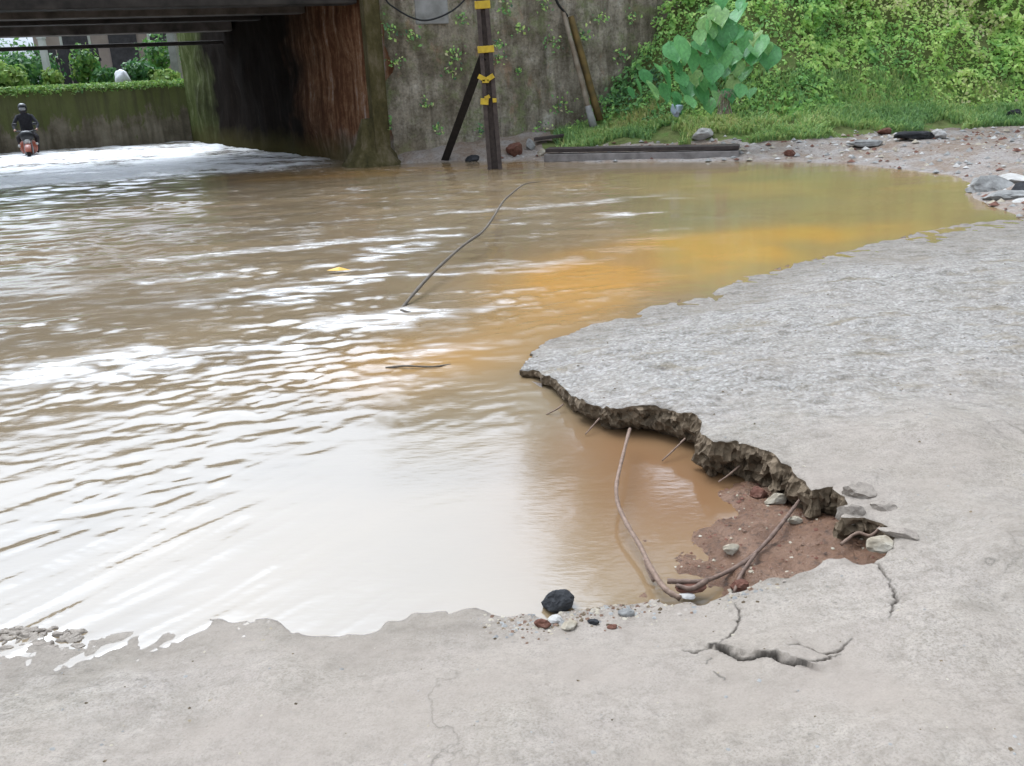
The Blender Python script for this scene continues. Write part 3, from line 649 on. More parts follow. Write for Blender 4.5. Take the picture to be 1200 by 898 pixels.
# ------------------------------------------------------------------ rocks
def rock_mesh(name, size, seed, sub=2, flat=1.0, rough=.28):
    bm = bmesh.new(); bmesh.ops.create_icosphere(bm, subdivisions=sub, radius=1.0)
    co = np.array([v.co for v in bm.verts])
    r_ = 1 + rough * 1.6 * fbm(co[:, 0] * 1.2 + seed * 3.1, co[:, 1] * 1.2, co[:, 2] * 1.2 + seed, 3, seed)
    r2 = np.random.default_rng(seed); q = co * r_[:, None]
    for _ in range(11):
        nn = r2.normal(size=3); nn /= np.linalg.norm(nn); dd = r2.uniform(.55, .9); pr = q @ nn; ex = np.clip(pr - dd, 0, None); q = q - ex[:, None] * nn * .92
    q = q * (1.18 + .16 * fbm(co[:, 0] * 4 + seed, co[:, 1] * 4, co[:, 2] * 4, 3, seed + 3))[:, None]
    q = q * np.array(size) / 2; q[:, 2] *= flat
    for v, p in zip(bm.verts, q): v.co = p
    me = bpy.data.meshes.new(name); bm.to_mesh(me); bm.free(); return me
def rock(name, p, size, mat, label, cat='rock', group=None, seed=None, rz=0, flat=1.0, sub=3, smooth=False, rough=.28, tilt=(0, 0)):
    o = link(name, rock_mesh(name, size, seed or random.randint(1, 9999), sub, flat, rough), MT[mat], None, smooth)
    o.location = p; o.rotation_euler = (tilt[0], tilt[1], rz); return tag(o, label, cat, group)
def slab_at(px, py, up=0.0):
    z = .05
    for _ in range(4):
        p = Pz(px, py, z); z = float(slab_z(np.array([p[0]]), np.array([p[1]]))[0])
    p = Pz(px, py, z); return (p[0], p[1], z + up)
def gr_at(px, py, up=0.0):
    d = ray(px, py); d = d / d[1]; t = np.linspace(6, 19, 1400); Q = CAM[None] + d[None] * t[:, None]
    z = np.maximum(ground_z(Q[:, 0], Q[:, 1]), 0); i = np.argmax(Q[:, 2] <= z); i = i if Q[i, 2] <= z[i] else 800
    return (Q[i, 0], Q[i, 1], z[i] + up)
def mud_at(px, py, up=0.0):
    z = .02
    for _ in range(4):
        p = Pz(px, py, z); z = max(mud_z(p[0], p[1]), -.01)
    p = Pz(px, py, z); return (p[0], p[1], z + up)
gs = 'stones at the edge of the wash-out'
rock('rock', Pz(655, 704, .022), (.092, .08, .066), 'dark', 'round black stone at the near water edge', group=gs, seed=105, rough=.05, sub=4)
rock('rock', slab_at(668, 735, .006), (.04, .035, .028), 'buff', 'small buff stone just below the black stone on the shore', group=gs, seed=6)
rock('rock', slab_at(650, 728, .004), (.04, .035, .025), 'white', 'small whitish stone touching the underside of the black stone', group=gs, seed=7)
rock('rock', slab_at(636, 734, .004), (.045, .03, .03), 'red', 'small reddish brown stone left of the buff stone on the shore', group=gs, seed=8)
rock('rock', slab_at(733, 720, .004), (.045, .025, .024), 'grey', 'small grey stone on the gravelly shore right of the black stone', group=gs, seed=9)
rock('rock', slab_at(696, 731, .004), (.03, .02, .018), 'dark', 'tiny dark chip lying right of the buff stone', group=gs, seed=10)
rock('rock', slab_at(717, 736, .004), (.03, .022, .018), 'red', 'tiny reddish chip lying furthest below the water on the gravelly shore', group=gs, seed=11)
rock('rock', mud_at(857, 648, .012), (.05, .04, .036), 'buff', 'buff pebble with dark underside alone on the red mud', group=gs, seed=12)
rock('rock', mud_at(932, 613, .012), (.045, .035, .03), 'buff', 'yellowish pebble under the long dark stick in the mud', group=gs, seed=13)
rock('rock', slab_at(1008, 577, -.004), (.1, .08, .07), 'road', 'upper whitish concrete lump at the right end of the hole', group=gs, seed=14)
rock('rock', slab_at(1000, 597, -.012), (.085, .065, .06), 'road', 'lower whitish concrete lump hanging at the right lip of the hole', group=gs, seed=15)
rock('rock', slab_at(1036, 592, -.004), (.1, .06, .045), 'road', 'flat grey fragment right of the whitish lumps', group=gs, seed=16)
rock('rock', slab_at(1056, 626, .0), (.12, .05, .024), 'road', 'thin blue-grey chip lying on the road at the right tip of the hole', group=gs, seed=17, rz=-.6)
rock('rock', slab_at(1033, 640, .006), (.075, .06, .05), 'buff', 'cream stone lodged in the right corner of the hole', group=gs, seed=18)
rock('rock', mud_at(866, 690, .01), (.055, .04, .035), 'red', 'dark red clod where the sticks meet the near lip', group=gs, seed=19)
rock('rock', mud_at(860, 704, .006), (.05, .03, .025), 'dark', 'dark clod just below the dark red clod on the near lip', group=gs, seed=20)
rock('rock', mud_at(908, 590, .012), (.07, .05, .04), 'buff', 'brown clod fallen beneath the broken edge', group=gs, seed=21)
rock('rock', mud_at(888, 582, .012), (.055, .05, .04), 'red', 'red clod fallen beneath the broken edge beside the brown clod', group=gs, seed=22)
rock('rock', slab_at(806, 700, .004), (.05, .03, .014), 'white', 'flat white chip at the foot of the leaning pale twig', group=gs, seed=23)
rock('rock', slab_at(808, 690, .006), (.085, .055, .03), 'red', 'reddish flake lying under the joint of the two sticks', group=gs, seed=24)
# sandy crust at the left edge of the near shore
cr_ = MB(); c0_ = Vector(Pz(50, 746, 0))
for k in range(70):
    q_ = Vector(Pz(random.uniform(0, 98), random.gauss(745, 5), 0)) - c0_; me = rock_mesh('lump', (random.uniform(.012, .045), random.uniform(.012, .03), random.uniform(.008, .022)), 300 + k, 2, 1, .5)
    cr_.add([v.co + q_ for v in me.vertices], [tuple(p.vertices) for p in me.polygons]); bpy.data.meshes.remove(me)
o_ = cr_.build('crust', MT['road'], None, False); o_.location = c0_; tag(o_, 'crumbly sandy crust at the left end of the near shore', 'crust')
# gravel loose on the road and in the mud (nobody could count it)
def scatter(name, N, fn, smin, smax, mats, par=None):
    base = np.array([(0, 0, .6), (.9, .1, 0), (.2, .8, .05), (-.8, .3, 0), (-.4, -.8, 0), (.5, -.7, .1)])
    fcs = np.array([(0,1,2), (0,2,3), (0,3,4), (0,4,5), (0,5,1)])
    P = fn(N); n = len(P); s = smin * (smax / smin) ** rng.random(n)**1.6; a = rng.uniform(0, 6.28, n)
    V = base[None] * (1 + rng.uniform(-.3, .3, (n, 6, 3))) * s[:, None, None]
    ca, sa = np.cos(a)[:, None], np.sin(a)[:, None]
    V = np.stack([V[..., 0] * ca - V[..., 1] * sa, V[..., 0] * sa + V[..., 1] * ca, V[..., 2]], -1) + P[:, None, :]
    Fc = (fcs[None] + np.arange(n)[:, None, None] * 6).reshape(-1, 3)
    mi = np.repeat(rng.integers(0, len(mats), n), 5)
    return mesh_np(name, V.reshape(-1, 3), Fc, [MT[m] for m in mats], smooth=False, midx=mi)
def on_slab(N):
    u = rng.random(N); y = 1.5 * (9 / 1.5) ** u; x = rng.uniform(-.7, .75, N) * y
    k = in_poly(x, y, slab_poly) & (rng.random(N) < .10 + .9 * worn(x, y)); x, y = x[k], y[k]
    return np.column_stack([x, y, slab_z(x, y) - .001])
tag(scatter('road_gravel', 16000, on_slab, .002, .009, ['grey', 'road', 'grey', 'broken', 'road', 'buff']), 'loose grey gravel strewn over the worn concrete road', 'gravel', kind='stuff')
def on_shore(N):
    c = np.concatenate([[Pz(*p)[:2] for p in [(615, 733), (640, 728), (670, 722), (700, 715), (735, 712), (770, 710), (830, 705), (862, 702)]]])
    i = rng.integers(0, len(c), N); x = c[i, 0] + rng.normal(0, .06, N); y = c[i, 1] + rng.normal(0, .045, N)
    k = in_poly(x, y, slab_poly); x, y = x[k], y[k]; return np.column_stack([x, y, slab_z(x, y) - .001])
tag(scatter('shore_gravel', 2600, on_shore, .002, .012, ['crust', 'buff', 'mud', 'grey', 'crust', 'broken']), 'fine mixed gravel around the black stone on the near shore', 'gravel', kind='stuff')
def on_mud(N):
    x = rng.uniform(.4, 1.3, N); y = rng.uniform(2.4, 3.3, N); z = np.array([mud_z(a, b) for a, b in zip(x, y)])
    k = (z > -.005) & ~in_poly(x, y, slab_poly); return np.column_stack([x, y, z])[k]
tag(scatter('mud_crumbs', 900, on_mud, .003, .013, ['mud', 'mud', 'red', 'buff']), 'crumbs of earth and grit on the red mud in the hole', 'gravel', kind='stuff')
def on_bank(N):
    x = rng.uniform(-.5, 11, N); y = rng.uniform(8, 16.5, N)
    z = ground_z(x, y); k = (z > .01) & (y < toe_y(x) + .15) & ~in_poly(x, y, slab_poly); return np.column_stack([x, y, z])[k]
tag(scatter('bank_gravel', 6000, on_bank, .012, .07, ['grey', 'white', 'buff', 'grey', 'red']), 'loose stones and rubble along the far bank below the grass', 'gravel', kind='stuff')
# rocks and slabs one can count on the far bank
gb = 'stones on the far bank'
rock('rock', gr_at(604, 180, .05), (.30, .25, .22), 'red', 'dark red laterite stone right of the banded post', group=gb, seed=41)
rock('rock', Pz(553, 187, .03), (.2, .15, .14), 'dark', 'dark stone at the wall foot between strut and banded post', group=gb, seed=42)
rock('rock', gr_at(621, 175, .05), (.15, .12, .2), 'grey', 'upright grey stone right of the red laterite stone', group=gb, seed=43)
rock('rock', gr_at(635, 182, .04), (.16, .12, .12), 'buff', 'buff stone at the left end of the fallen beam', group=gb, seed=44)
rock('rock', gr_at(822, 163, .06), (.34, .25, .2), 'white', 'pale rounded rock at the grass edge above the fallen beam', group=gb, seed=45)
rock('rock', gr_at(926, 183, .03), (.16, .12, .1), 'red', 'small dark brown stone on the bank right of the beam', group=gb, seed=46)
rock('rock', gr_at(1073, 164, .06), (.62, .3, .12), 'dark', 'flat dark slab of stone below the grass on the right bank', group=gb, seed=47, rough=.12)
rock('rock', gr_at(1012, 172, .05), (.5, .25, .1), 'grey', 'low grey slab left of the flat dark slab on the bank', group=gb, seed=48, rough=.12)
rock('rock', gr_at(1038, 158, .05), (.2, .16, .12), 'red', 'brown stone above the low grey slab at the grass edge', group=gb, seed=49)
rock('rock', gr_at(1100, 162, .05), (.22, .15, .14), 'white', 'whitish stone right of the flat dark slab', group=gb, seed=50)
rock('rock', gr_at(1187, 138, .05), (.2, .15, .15), 'dark', 'small dark stone in the grass at the right margin', group=gb, seed=51)
gr_ = 'rubble at the right end of the pool'
rock('rubble', Pz(1160, 219, .06), (.42, .4, .2), 'grey', 'grey rubble chunk standing first in the water at the right end of the pool', 'rubble', gr_, seed=61)
rock('rubble', Pz(1187, 213, .09), (.34, .35, .18), 'white', 'whitish rubble chunk behind the others at the right margin', 'rubble', gr_, seed=62)
rock('rubble', Pz(1182, 232, .03), (.5, .3, .14), 'grey', 'long low grey rubble chunk lying nearest in the pool', 'rubble', gr_, seed=63, rough=.2)
rock('rubble', Pz(1199, 225, .07), (.3, .3, .16), 'dark', 'dark rubble chunk at the right margin of the pool', 'rubble', gr_, seed=64)
rock('rubble', Pz(1148, 226, .0), (.2, .15, .1), 'dark', 'small dark rubble piece in front of the first grey chunk', 'rubble', gr_, seed=65)
rock('rubble', Pz(1205, 238, .02), (.28, .25, .1), 'white', 'pale flat rubble piece at the margin nearest the road', 'rubble', gr_, seed=66)

# ------------------------------------------------------------------ sticks
def curve_pts(P, n=6):
    P = [np.array(p, float) for p in P]; Q = [2 * P[0] - P[1]] + P + [2 * P[-1] - P[-2]]; R_ = []
    for i in range(1, len(Q) - 2):
        for k in range(n):
            t = k / n; a, b, c, d = Q[i - 1:i + 3]
            R_.append(.5 * (2*b + (c - a)*t + (2*a - 5*b + 4*c - d)*t*t + (3*b - a - 3*c + d)*t**3))
    R_.append(P[-1]); return R_
def stick(name, P, r0, r1, mat, label, cat, group=None, parts=(), n=7):
    C_ = curve_pts(P); base = Vector(C_[0]); rad = np.linspace(r0, r1, len(C_)) * (1 + .12 * rng.uniform(-1, 1, len(C_)))
    if parts:
        root = empty(name, base, label, cat, group); MB().tube(loc(C_, base), rad, n, jit=.08).build('stem', MT[mat], root, True)
        for Q, a, b in parts:
            D = curve_pts(Q); MB().tube(loc(D, base), np.linspace(a, b, len(D)), 6, jit=.08).build('twig', MT[mat], root, True)
        return root
    me = MB().tube(loc(C_, base), rad, n, jit=.08).build(name, MT[mat], None, True); me.location = base
    return tag(me, label, cat, group)
stick('branch', [Pz(470, 364, -.02), Pz(480, 350, .03), Pz(505, 322, .09), Pz(540, 290, .13), Pz(565, 272, .15), Pz(578, 255, .18), Pz(590, 236, .2), Pz(603, 224, .2)], .013, .009, 'greystick',
      'long curved grey branch sticking out of the middle of the flood water', 'branch', parts=[([Pz(603, 224, .2), Pz(615, 216, .16), Pz(634, 213, .1)], .010, .004), ([Pz(470, 364, 0), Pz(478, 366, .0), Pz(490, 367, -.02)], .012, .006)])
stick('stick', [Pz(738, 503, .09), Pz(731, 530, .10), Pz(723, 565, .09), Pz(724, 590, .075), Pz(735, 615, .06), Pz(750, 640, .05), Pz(764, 668, .05), Pz(779, 690, .045), Pz(797, 701, .035)], .0065, .009, 'paletwig',
      'pale twig leaning out of the hole from the slab edge to the shore', 'twig', 'sticks in the hole', parts=[([Pz(757, 655, .05), Pz(760, 668, .03), Pz(766, 681, .012)], .009, .006)])
stick('stick', [mud_at(946, 588, .05), mud_at(925, 612, .035), mud_at(900, 640, .022), mud_at(875, 662, .016), mud_at(850, 676, .014), Pz(825, 681, .045), Pz(800, 682, .05), Pz(782, 681, .05)], .0065, .008, 'twig',
      'long dark stick lying across the red mud from under the slab to the shore', 'stick', 'sticks in the hole', parts=[([Pz(828, 681, .045), Pz(810, 690, .05), Pz(793, 686, .05)], .009, .006), (([mud_at(885, 655, .018), mud_at(868, 680, .018), mud_at(860, 700, .016)]), .007, .005)])
stick('stick', [mud_at(985, 648, .03), mud_at(1003, 638, .04), Pz(1020, 628, .09), Pz(1032, 618, .12)], .006, .005, 'paletwig', 'short pale stick wedged in the right corner of the hole', 'stick', 'sticks in the hole')
for Q, lab in [([(703, 490, .05), (695, 499, .03), (686, 509, .01)], 'short root hanging under the slab edge furthest left'), ([(803, 514, .06), (790, 527, .035), (776, 540, .01)], 'short pale root under the slab edge above the brown pool, right of the pale twig'),
               ([(868, 545, .06), (855, 556, .045), (842, 565, .02)], 'short root under the slab edge above the pool and mud boundary'), ([(660, 474, .03), (652, 480, .02), (640, 486, .0)], 'faint thin root trailing from the thin tip of the slab')]:
    stick('root', [Pz(*q) for q in Q], .0042, .0028, 'paletwig', lab, 'root', 'roots under the slab edge')
# floating leaf and twig
me = MB().add([(0, 0, .02), (.1, .05, .03), (.2, 0, .015), (.1, -.05, .025), (.1, 0, .045)], [(0, 3, 4), (3, 2, 4), (2, 1, 4), (1, 0, 4)]).build('floating_leaf', MT['yleaf']); me.location = Pz(383, 320, .0)
tag(me, 'yellow leaf floating on the white ripples in mid stream', 'leaf')
stick('stick', [Pz(452, 431, .0), Pz(475, 429, .012), Pz(505, 430, .01), Pz(528, 427, 0)], .006, .004, 'greystick', 'thin dark twig drifting flat on the water below the long branch', 'twig', 'drifting sticks')

# ------------------------------------------------------------------ bridge over the underpass
WDv, WNv, TDv = Vector((*WD, 0)), Vector((*WN, 0)), Vector((*TD, 0))
A3 = Vector((*A, 0)); B3 = Vector((*B, 0))
bridge = empty('railway_bridge', A3, 'dark concrete railway bridge with rust streaked abutment over the flooded underpass', 'bridge')
# abutment: its x axis runs into the tunnel
def panel(name, o, ux, L, H, thick, outn, mat, parent, nx=60, nz=30, relief=.05, seed=0, z0=-.4, batter=0.0):
    """a rough wall block: front face is a relief grid, with top, ends and back; object x axis along the wall"""
    ux = Vector(ux).normalized(); out_ = Vector(outn).normalized()
    xs = np.linspace(0, L, nx); zs = np.linspace(z0, H, nz); XX, ZZ = np.meshgrid(xs, zs)
    D = fbm(XX * 1.3, ZZ * 1.3, 0, 5, seed) * relief + batter * (H - ZZ)
    D[:, 0] = batter * (H - ZZ[:, 0]); D[:, -1] = batter * (H - ZZ[:, -1])
    Vf = np.column_stack([XX.ravel(), -D.ravel(), ZZ.ravel()]); Vb = np.column_stack([XX.ravel(), np.full(XX.size, thick), ZZ.ravel()])
    Ff = grid_faces(nz, nx); n = len(Vf); Fb = grid_faces(nz, nx)[:, ::-1] + n
    ring = list(range(nx)) + [r_ * nx + nx - 1 for r_ in range(1, nz)] + [(nz - 1) * nx + c for c in range(nx - 2, -1, -1)] + [r_ * nx for r_ in range(nz - 2, 0, -1)]
    ring = np.array(ring); R2 = np.roll(ring, -1); Fs = np.stack([ring, ring + n, R2 + n, R2], 1)
    o_ = mesh_np(name, np.concatenate([Vf, Vb]), np.concatenate([Ff, Fb, Fs]), mat, None, True)
    # local frame: x along ux, -y outwards
    Mx = Matrix(((ux.x, -out_.x, 0, o.x), (ux.y, -out_.y, 0, o.y), (0, 0, 1, o.z), (0, 0, 0, 1)))
    if parent: o_.parent = parent; o_.matrix_local = Matrix.Translation(-parent.location) @ Mx
    else: o_.matrix_world = Mx
    return o_
TN = Vector((-TD[1], TD[0], 0));  TN = TN if TN.dot(WDv) < 0 else -TN      # out of the abutment face, into the tunnel
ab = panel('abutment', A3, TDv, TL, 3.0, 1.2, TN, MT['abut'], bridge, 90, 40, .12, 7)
# mossy corner pier strip and flared footing
cp = MB().bar(A3 + WDv * .07 + WNv * .06 + Vector((0, 0, -.4)) - A3, WDv * .07 + WNv * .06 + Vector((0, 0, 3.0)), .26, .3, up=WNv)
cp.build('corner_pier', MT['moss'], bridge, bevel=.03)
def footing():
    prof = [(.5, -.3), (.47, .0), (.42, .06), (.36, .16), (.27, .34), (.2, .55), (.14, .75)]
    m_ = 26; V = []
    for r_, z in prof:
        for k in range(m_):
            a = 2 * math.pi * k / m_; j = 1 + .5 * float(fbm(np.array([math.cos(a) * 2]), np.array([math.sin(a) * 2]), z * 3, 3, 9)[0])
            V.append((WDv * math.cos(a) * r_ * j * 1.0 + WNv * math.sin(a) * r_ * j * .75 + Vector((0, 0, z))) + WDv * -.08)
    F_ = [(i*m_ + k, i*m_ + (k+1) % m_, (i+1)*m_ + (k+1) % m_, (i+1)*m_ + k) for i in range(len(prof) - 1) for k in range(m_)]
    MB().add(V, F_ + [tuple((len(prof)-1)*m_ + k for k in range(m_))]).build('footing', MT['moss'], bridge, True)
footing()
SP = 12.5  # span to the left
def cross_beam(t, z0, z1, wd, mat, name='girder'):
    c = A3 + TDv * t - A3
    a = c + WDv * 0.0; b = c - WDv * SP
    MB().bar(a + Vector((0, 0, (z0 + z1) / 2)), b + Vector((0, 0, (z0 + z1) / 2)), wd, z1 - z0, up=(0, 0, 1)).build(name, MT[mat], bridge, bevel=.02)
cross_beam(.35, 2.52, 3.4, .5, 'girder'); cross_beam(2.3, 2.5, 3.05, .45, 'girder2'); cross_beam(4.3, 2.5, 3.05, .4, 'girder'); cross_beam(5.9, 2.38, 3.2, .5, 'girder2')
cross_beam(6.3, 2.14, 2.22, .10, 'girder', 'pipe')
dk = MB(); c0 = Vector((0, 0, 3.2)); 
q = [WDv * 1.2 + WNv * .1, -WDv * SP + WNv * .1, -WDv * SP + TDv * 6.1, WDv * 1.2 + TDv * 6.1]
dk.add([p + Vector((0, 0, 3.05)) for p in q] + [p + Vector((0, 0, 3.75)) for p in q], [(3,2,1,0), (4,5,6,7), (0,1,5,4), (1,2,6,5), (2,3,7,6), (3,0,4,7)]); dk.build('deck', MT['girder'], bridge)
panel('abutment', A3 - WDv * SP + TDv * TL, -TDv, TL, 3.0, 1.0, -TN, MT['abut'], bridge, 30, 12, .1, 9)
# embankment behind the wing wall, carrying the line
em = MB(); qa = [A3 + WDv * .9 - WNv * .45, A3 + WDv * 45 - WNv * .45, A3 + WDv * 45 + TDv * 14, A3 + WDv * .9 + TDv * TL]
em.add([p + Vector((0, 0, -.5)) for p in qa] + [p + Vector((0, 0, 3.3)) for p in qa], [(3,2,1,0), (4,5,6,7), (0,1,5,4), (1,2,6,5), (2,3,7,6), (3,0,4,7)])
tag(em.build('embankment', MT['soil']), kind='structure')

# wing wall with the lighter plaster patch
ww = empty('wing_wall', A3, 'tall stained concrete wing wall with moss and weeds behind the banded post', 'wall')
panel('wall_face', A3 + WDv * .2, WDv, 9.5, 4.0, .4, WNv, MT['wall'], ww, 150, 70, .16, 11)
def at_wall(px, py, off=0.0):
    """where the line of sight meets the wing wall plane, then off metres out of it"""
    d = ray(px, py); n = np.array([WN[0], WN[1], 0]); t = np.dot(np.array([A[0], A[1], 0]) - CAM, n) / np.dot(d, n)
    return Vector(CAM + d * t) + WNv * off
a, b = at_wall(484, 22), at_wall(522, -30)
pp = MB(); pm = (a + b) / 2 - A3 + WNv * .05
pp.bar(pm - WDv * .28, pm + WDv * .28, .10, .85).build('plaster_patch', MT['palegrey'], ww, bevel=.02)
# hanging cable
cb = [at_wall(440, -30, .25), at_wall(447, 0, .25), at_wall(460, 12, .25), at_wall(478, 22, .25), at_wall(495, 25, .25), at_wall(515, 19, .25), at_wall(532, 8, .25), at_wall(545, -8, .25), at_wall(556, -30, .25)]
o_ = MB().tube(loc(curve_pts(cb), cb[0]), .014, 6).build('cable', MT['cable'], None, True); o_.location = cb[0]; tag(o_, 'black cable hanging in a loop against the top of the wall', 'cable')
# leaning pipe and mossy pole
def leaner(name, P, Q, r0, r1, mat, label, cat, foot=None):
    P, Q = Vector(P), Vector(Q); pts_ = [P + (Q - P) * t for t in np.linspace(0, 1, 7)]
    if foot:
        root = empty(name, P, label, cat); MB().tube(loc(pts_, P), np.linspace(r0, r1, 7), 10, jit=.03).build('shaft', MT[mat], root, True)
        MB().tube(loc([P - (Q - P) * .01, P + (Q - P) * .05, P + (Q - P) * .17], P), [r0 * 1.5, r0 * 1.35, r0 * 1.1], 10).build('foot', MT[foot], root, True); return
    o = MB().tube(loc(pts_, P), np.linspace(r0, r1, 7), 10, jit=.05).build(name, MT[mat], None, True); o.location = P; tag(o, label, cat)
leaner('pipe', at_wall(679, 146, .55), at_wall(655, 8, .12), .048, .036, 'pipe', 'pale old pipe leaning against the wall left of the mossy pole', 'pipe', 'palegrey')
leaner('pole', at_wall(688, 140, .5), at_wall(666, 20, .1), .065, .055, 'plank', 'brown mossy wooden pole leaning against the wall beside the pale pipe', 'pole')
cb = [at_wall(638, -20, .2), at_wall(648, 4, .18), at_wall(656, 14, .16), at_wall(661, 20, .14)]
o_ = MB().tube(loc(curve_pts(cb), cb[0]), .022, 6).build('cable', MT['cable'], None, True); o_.location = cb[0]; tag(o_, 'short black cable end hanging above the leaning pipe', 'cable')

# ------------------------------------------------------------------ banded post with strut
base = Vector(Pz(580, 198)); Yp = base.y
top = Vector(Py(562, -40, Yp))
post = empty('warning_post', base, 'dark steel post with yellow bands and black strut standing in the water', 'post')
def along(py):
    t = (py - 198) / (-40 - 198.); return base + (top - base) * t
ax = (top - base).normalized(); bw = .225
def post_part(y0, y1, name, mat, k0, k1, extra=0.0, prof=True):
    a, b = along(y0) - base, along(y1) - base; m = MB()
    X_ = Vector((1, 0, 0)); 
    m.bar(a - X_ * (bw * k0 * .36), b - X_ * (bw * k1 * .36), bw * .28 + extra, bw * .6 + extra, up=(0, 1, 0))
    m.bar(a + X_ * (bw * k0 * .36), b + X_ * (bw * k1 * .36), bw * .28 + extra, bw * .6 + extra, up=(0, 1, 0))
    m.bar(a + Vector((0, .02, 0)), b + Vector((0, .02, 0)), bw * .6 * (k0 + k1) / 2, bw * .2, up=(0, 1, 0))
    return m.build(name, MT[mat], post, bevel=.006)
a = along(215) - base; b = along(-40) - base
post_part(215, -40, 'pole', 'steel', 1.0, .72)
def band(y0, y1, k):
    a, b = along(y0) - base, along(y1) - base
    MB().bar(a, b, bw * k, bw * .66, up=(0, 1, 0)).build('band', MT['yellow'], post, bevel=.008)
band(8, -1, 1.0); band(-22, -34, 1.0); band(58, 50, 1.08)
def mark(px, py, w_, h_, rot=0):
    c = along(py) - base; c = c + Vector(((px - (580 + (562 - 580) * (py - 198) / -238.)) * .0137, -bw * .33 - .012, 0))
    MB().box(c, (w_, .02, h_), Matrix.Rotation(rot, 3, 'Y')).build('paint_mark', MT['yellow'], post, bevel=.004)
mark(565, 87, .12, .07, .5); mark(574, 87, .12, .07, -.5); mark(569, 91, .1, .05, 0); mark(568, 115, .12, .09, .1); mark(579, 114, .06, .06, 0); mark(571, 110, .08, .05, -.4)
sa, sb = Vector(Pz(518, 189)) + Vector((0, 0, -.1)), along(62) + Vector((-.05, .02, 0))
MB().bar(sa - base, sb - base, .12, .09, up=(0, 1, 0)).build('strut', MT['black'], post, bevel=.006)

# fallen beam: dark rusted top flange on a pale web
bl, br = Vector(gr_at(640, 187)), Vector(gr_at(866, 181)); bl.z = br.z = .0
bm_ = empty('fallen_beam', (bl + br) / 2, 'long dark beam with pale grey side lying along the water edge', 'beam')
o = bm_.location; d_ = (br - bl).normalized(); nb_ = Vector((d_.y, -d_.x, 0))
MB().bar(bl - o + nb_ * .06 + Vector((0, 0, .06)), br - o + nb_ * .06 + Vector((0, 0, .07)), .2, .12).build('web', MT['railweb'], bm_, bevel=.01)
MB().bar(bl - o + d_ * .02 + nb_ * -.02 + Vector((0, 0, .175)), br - o + nb_ * -.02 + Vector((0, 0, .175)), .3, .06).build('top_flange', MT['rail'], bm_, bevel=.01)
MB().bar(bl - o + d_ * -.01 + nb_ * .03 + Vector((0, 0, -.03)), br - o + d_ * -.9 + nb_ * .03 + Vector((0, 0, -.03)), .22, .05).build('bottom_flange', MT['rail'], bm_, bevel=.01)
pl, pr = Vector(gr_at(626, 169, .08)), Vector(gr_at(661, 166, .1))
o_ = MB().bar((0, 0, 0), pr - pl, .16, .05).build('plank', MT['rail'], None, bevel=.01); o_.location = pl; tag(o_, 'short dark plank lying above the left end of the fallen beam', 'plank')

# ------------------------------------------------------------------ leaves: arrays of small folded faces
def leaf_cloud(name, P, Nn, size, tint, mat, parent=None, asp=.6):
    n = len(P)
    r1 = rng.normal(size=(n, 3)); Nn = Nn / (np.linalg.norm(Nn, axis=1, keepdims=True) + 1e-9)
    ux = np.cross(Nn, r1); ux /= np.linalg.norm(ux, axis=1, keepdims=True) + 1e-9; uy = np.cross(Nn, ux)
    s = size[:, None]
    V = np.stack([P - ux * s * .5, P + uy * s * asp * .5 + Nn * s * .1 - ux * s * .08, P + ux * s * .5 - Nn * s * .12, P - uy * s * asp * .5 + Nn * s * .1 - ux * s * .08], 1)
    Fc = np.arange(n * 4).reshape(n, 4)
    Fc = np.concatenate([Fc[:, [0, 1, 2]], Fc[:, [0, 2, 3]]])
    o = mesh_np(name, V.reshape(-1, 3), Fc, mat, parent, False)
    attr(o, 'tint', np.repeat(tint, 4)); return o
# hillside undergrowth
def undergrowth(N):
    x = rng.uniform(1.0, 15, N); d = rng.random(N) ** .8 * 9.0 + .75; y = toe_y(x) + d
    z = ground_z(x, y)
    ok = (y < wall_y(x) - .05) | (z > 3.9) ; ok &= (y < wall_y(x) + 3)
    kk = sstep(1.35, 2.6, x + .18 * (y - 17)); ok &= rng.random(N) < .15 + kk
    ok &= ~((x > 9.5) & (y > 20))
    x, y, z, d = x[ok], y[ok], z[ok], d[ok]
    e = .05; gx_ = (ground_z(x + e, y) - z) / e; gy_ = (ground_z(x, y + e) - z) / e
    nn = np.column_stack([-gx_, -gy_, np.ones(len(x))]); nn /= np.linalg.norm(nn, axis=1, keepdims=True)
    nn[:, 2] = np.maximum(nn[:, 2], .3)
    cl = fbm(x * 1.5, y * 1.5, z * 1.5, 4, 200); cl2 = fbm(x * 4, y * 4, z * 4, 3, 220)
    hgt = np.clip(.18 + .75 * cl + .35 * cl2, .0, .8) * sstep(.6, 2.2, d)
    off = hgt * rng.random(len(x)) ** .5 + .02
    P = np.column_stack([x, y, z]) + nn * off[:, None]
    keep = ~((cl + .5 * cl2 < -.38) & (rng.random(len(x)) < .75))
    tint = np.clip(.45 + .5 * fbm(x * .9, y * .9, z * .9, 3, 230) + .25 * cl2 + rng.normal(0, .09, len(x)) + .08 * (off / .5), 0, 1)
    dry = (fbm(x * 1.3, y * 1.3, z * 1.3, 3, 260) > .3) & (rng.random(len(x)) < .35); tint[dry] = rng.uniform(.85, 1, dry.sum())
    nr = nn * .7 + rng.normal(0, .55, (len(x), 3)); nr[:, 1] -= .25; nr[:, 2] += .3
    sz = rng.uniform(.035, .095, len(x)) * (1 + .6 * (fbm(x * 2, y * 2, z * 2, 2, 240) > .15))
    return P[keep], nr[keep], sz[keep], tint[keep]
P, n_, s_, t_ = undergrowth(260000)
tag(leaf_cloud('undergrowth', P, n_, s_, t_, MT['leafA']), 'dense creepers and shrubs covering the steep hillside', 'undergrowth', kind='stuff')
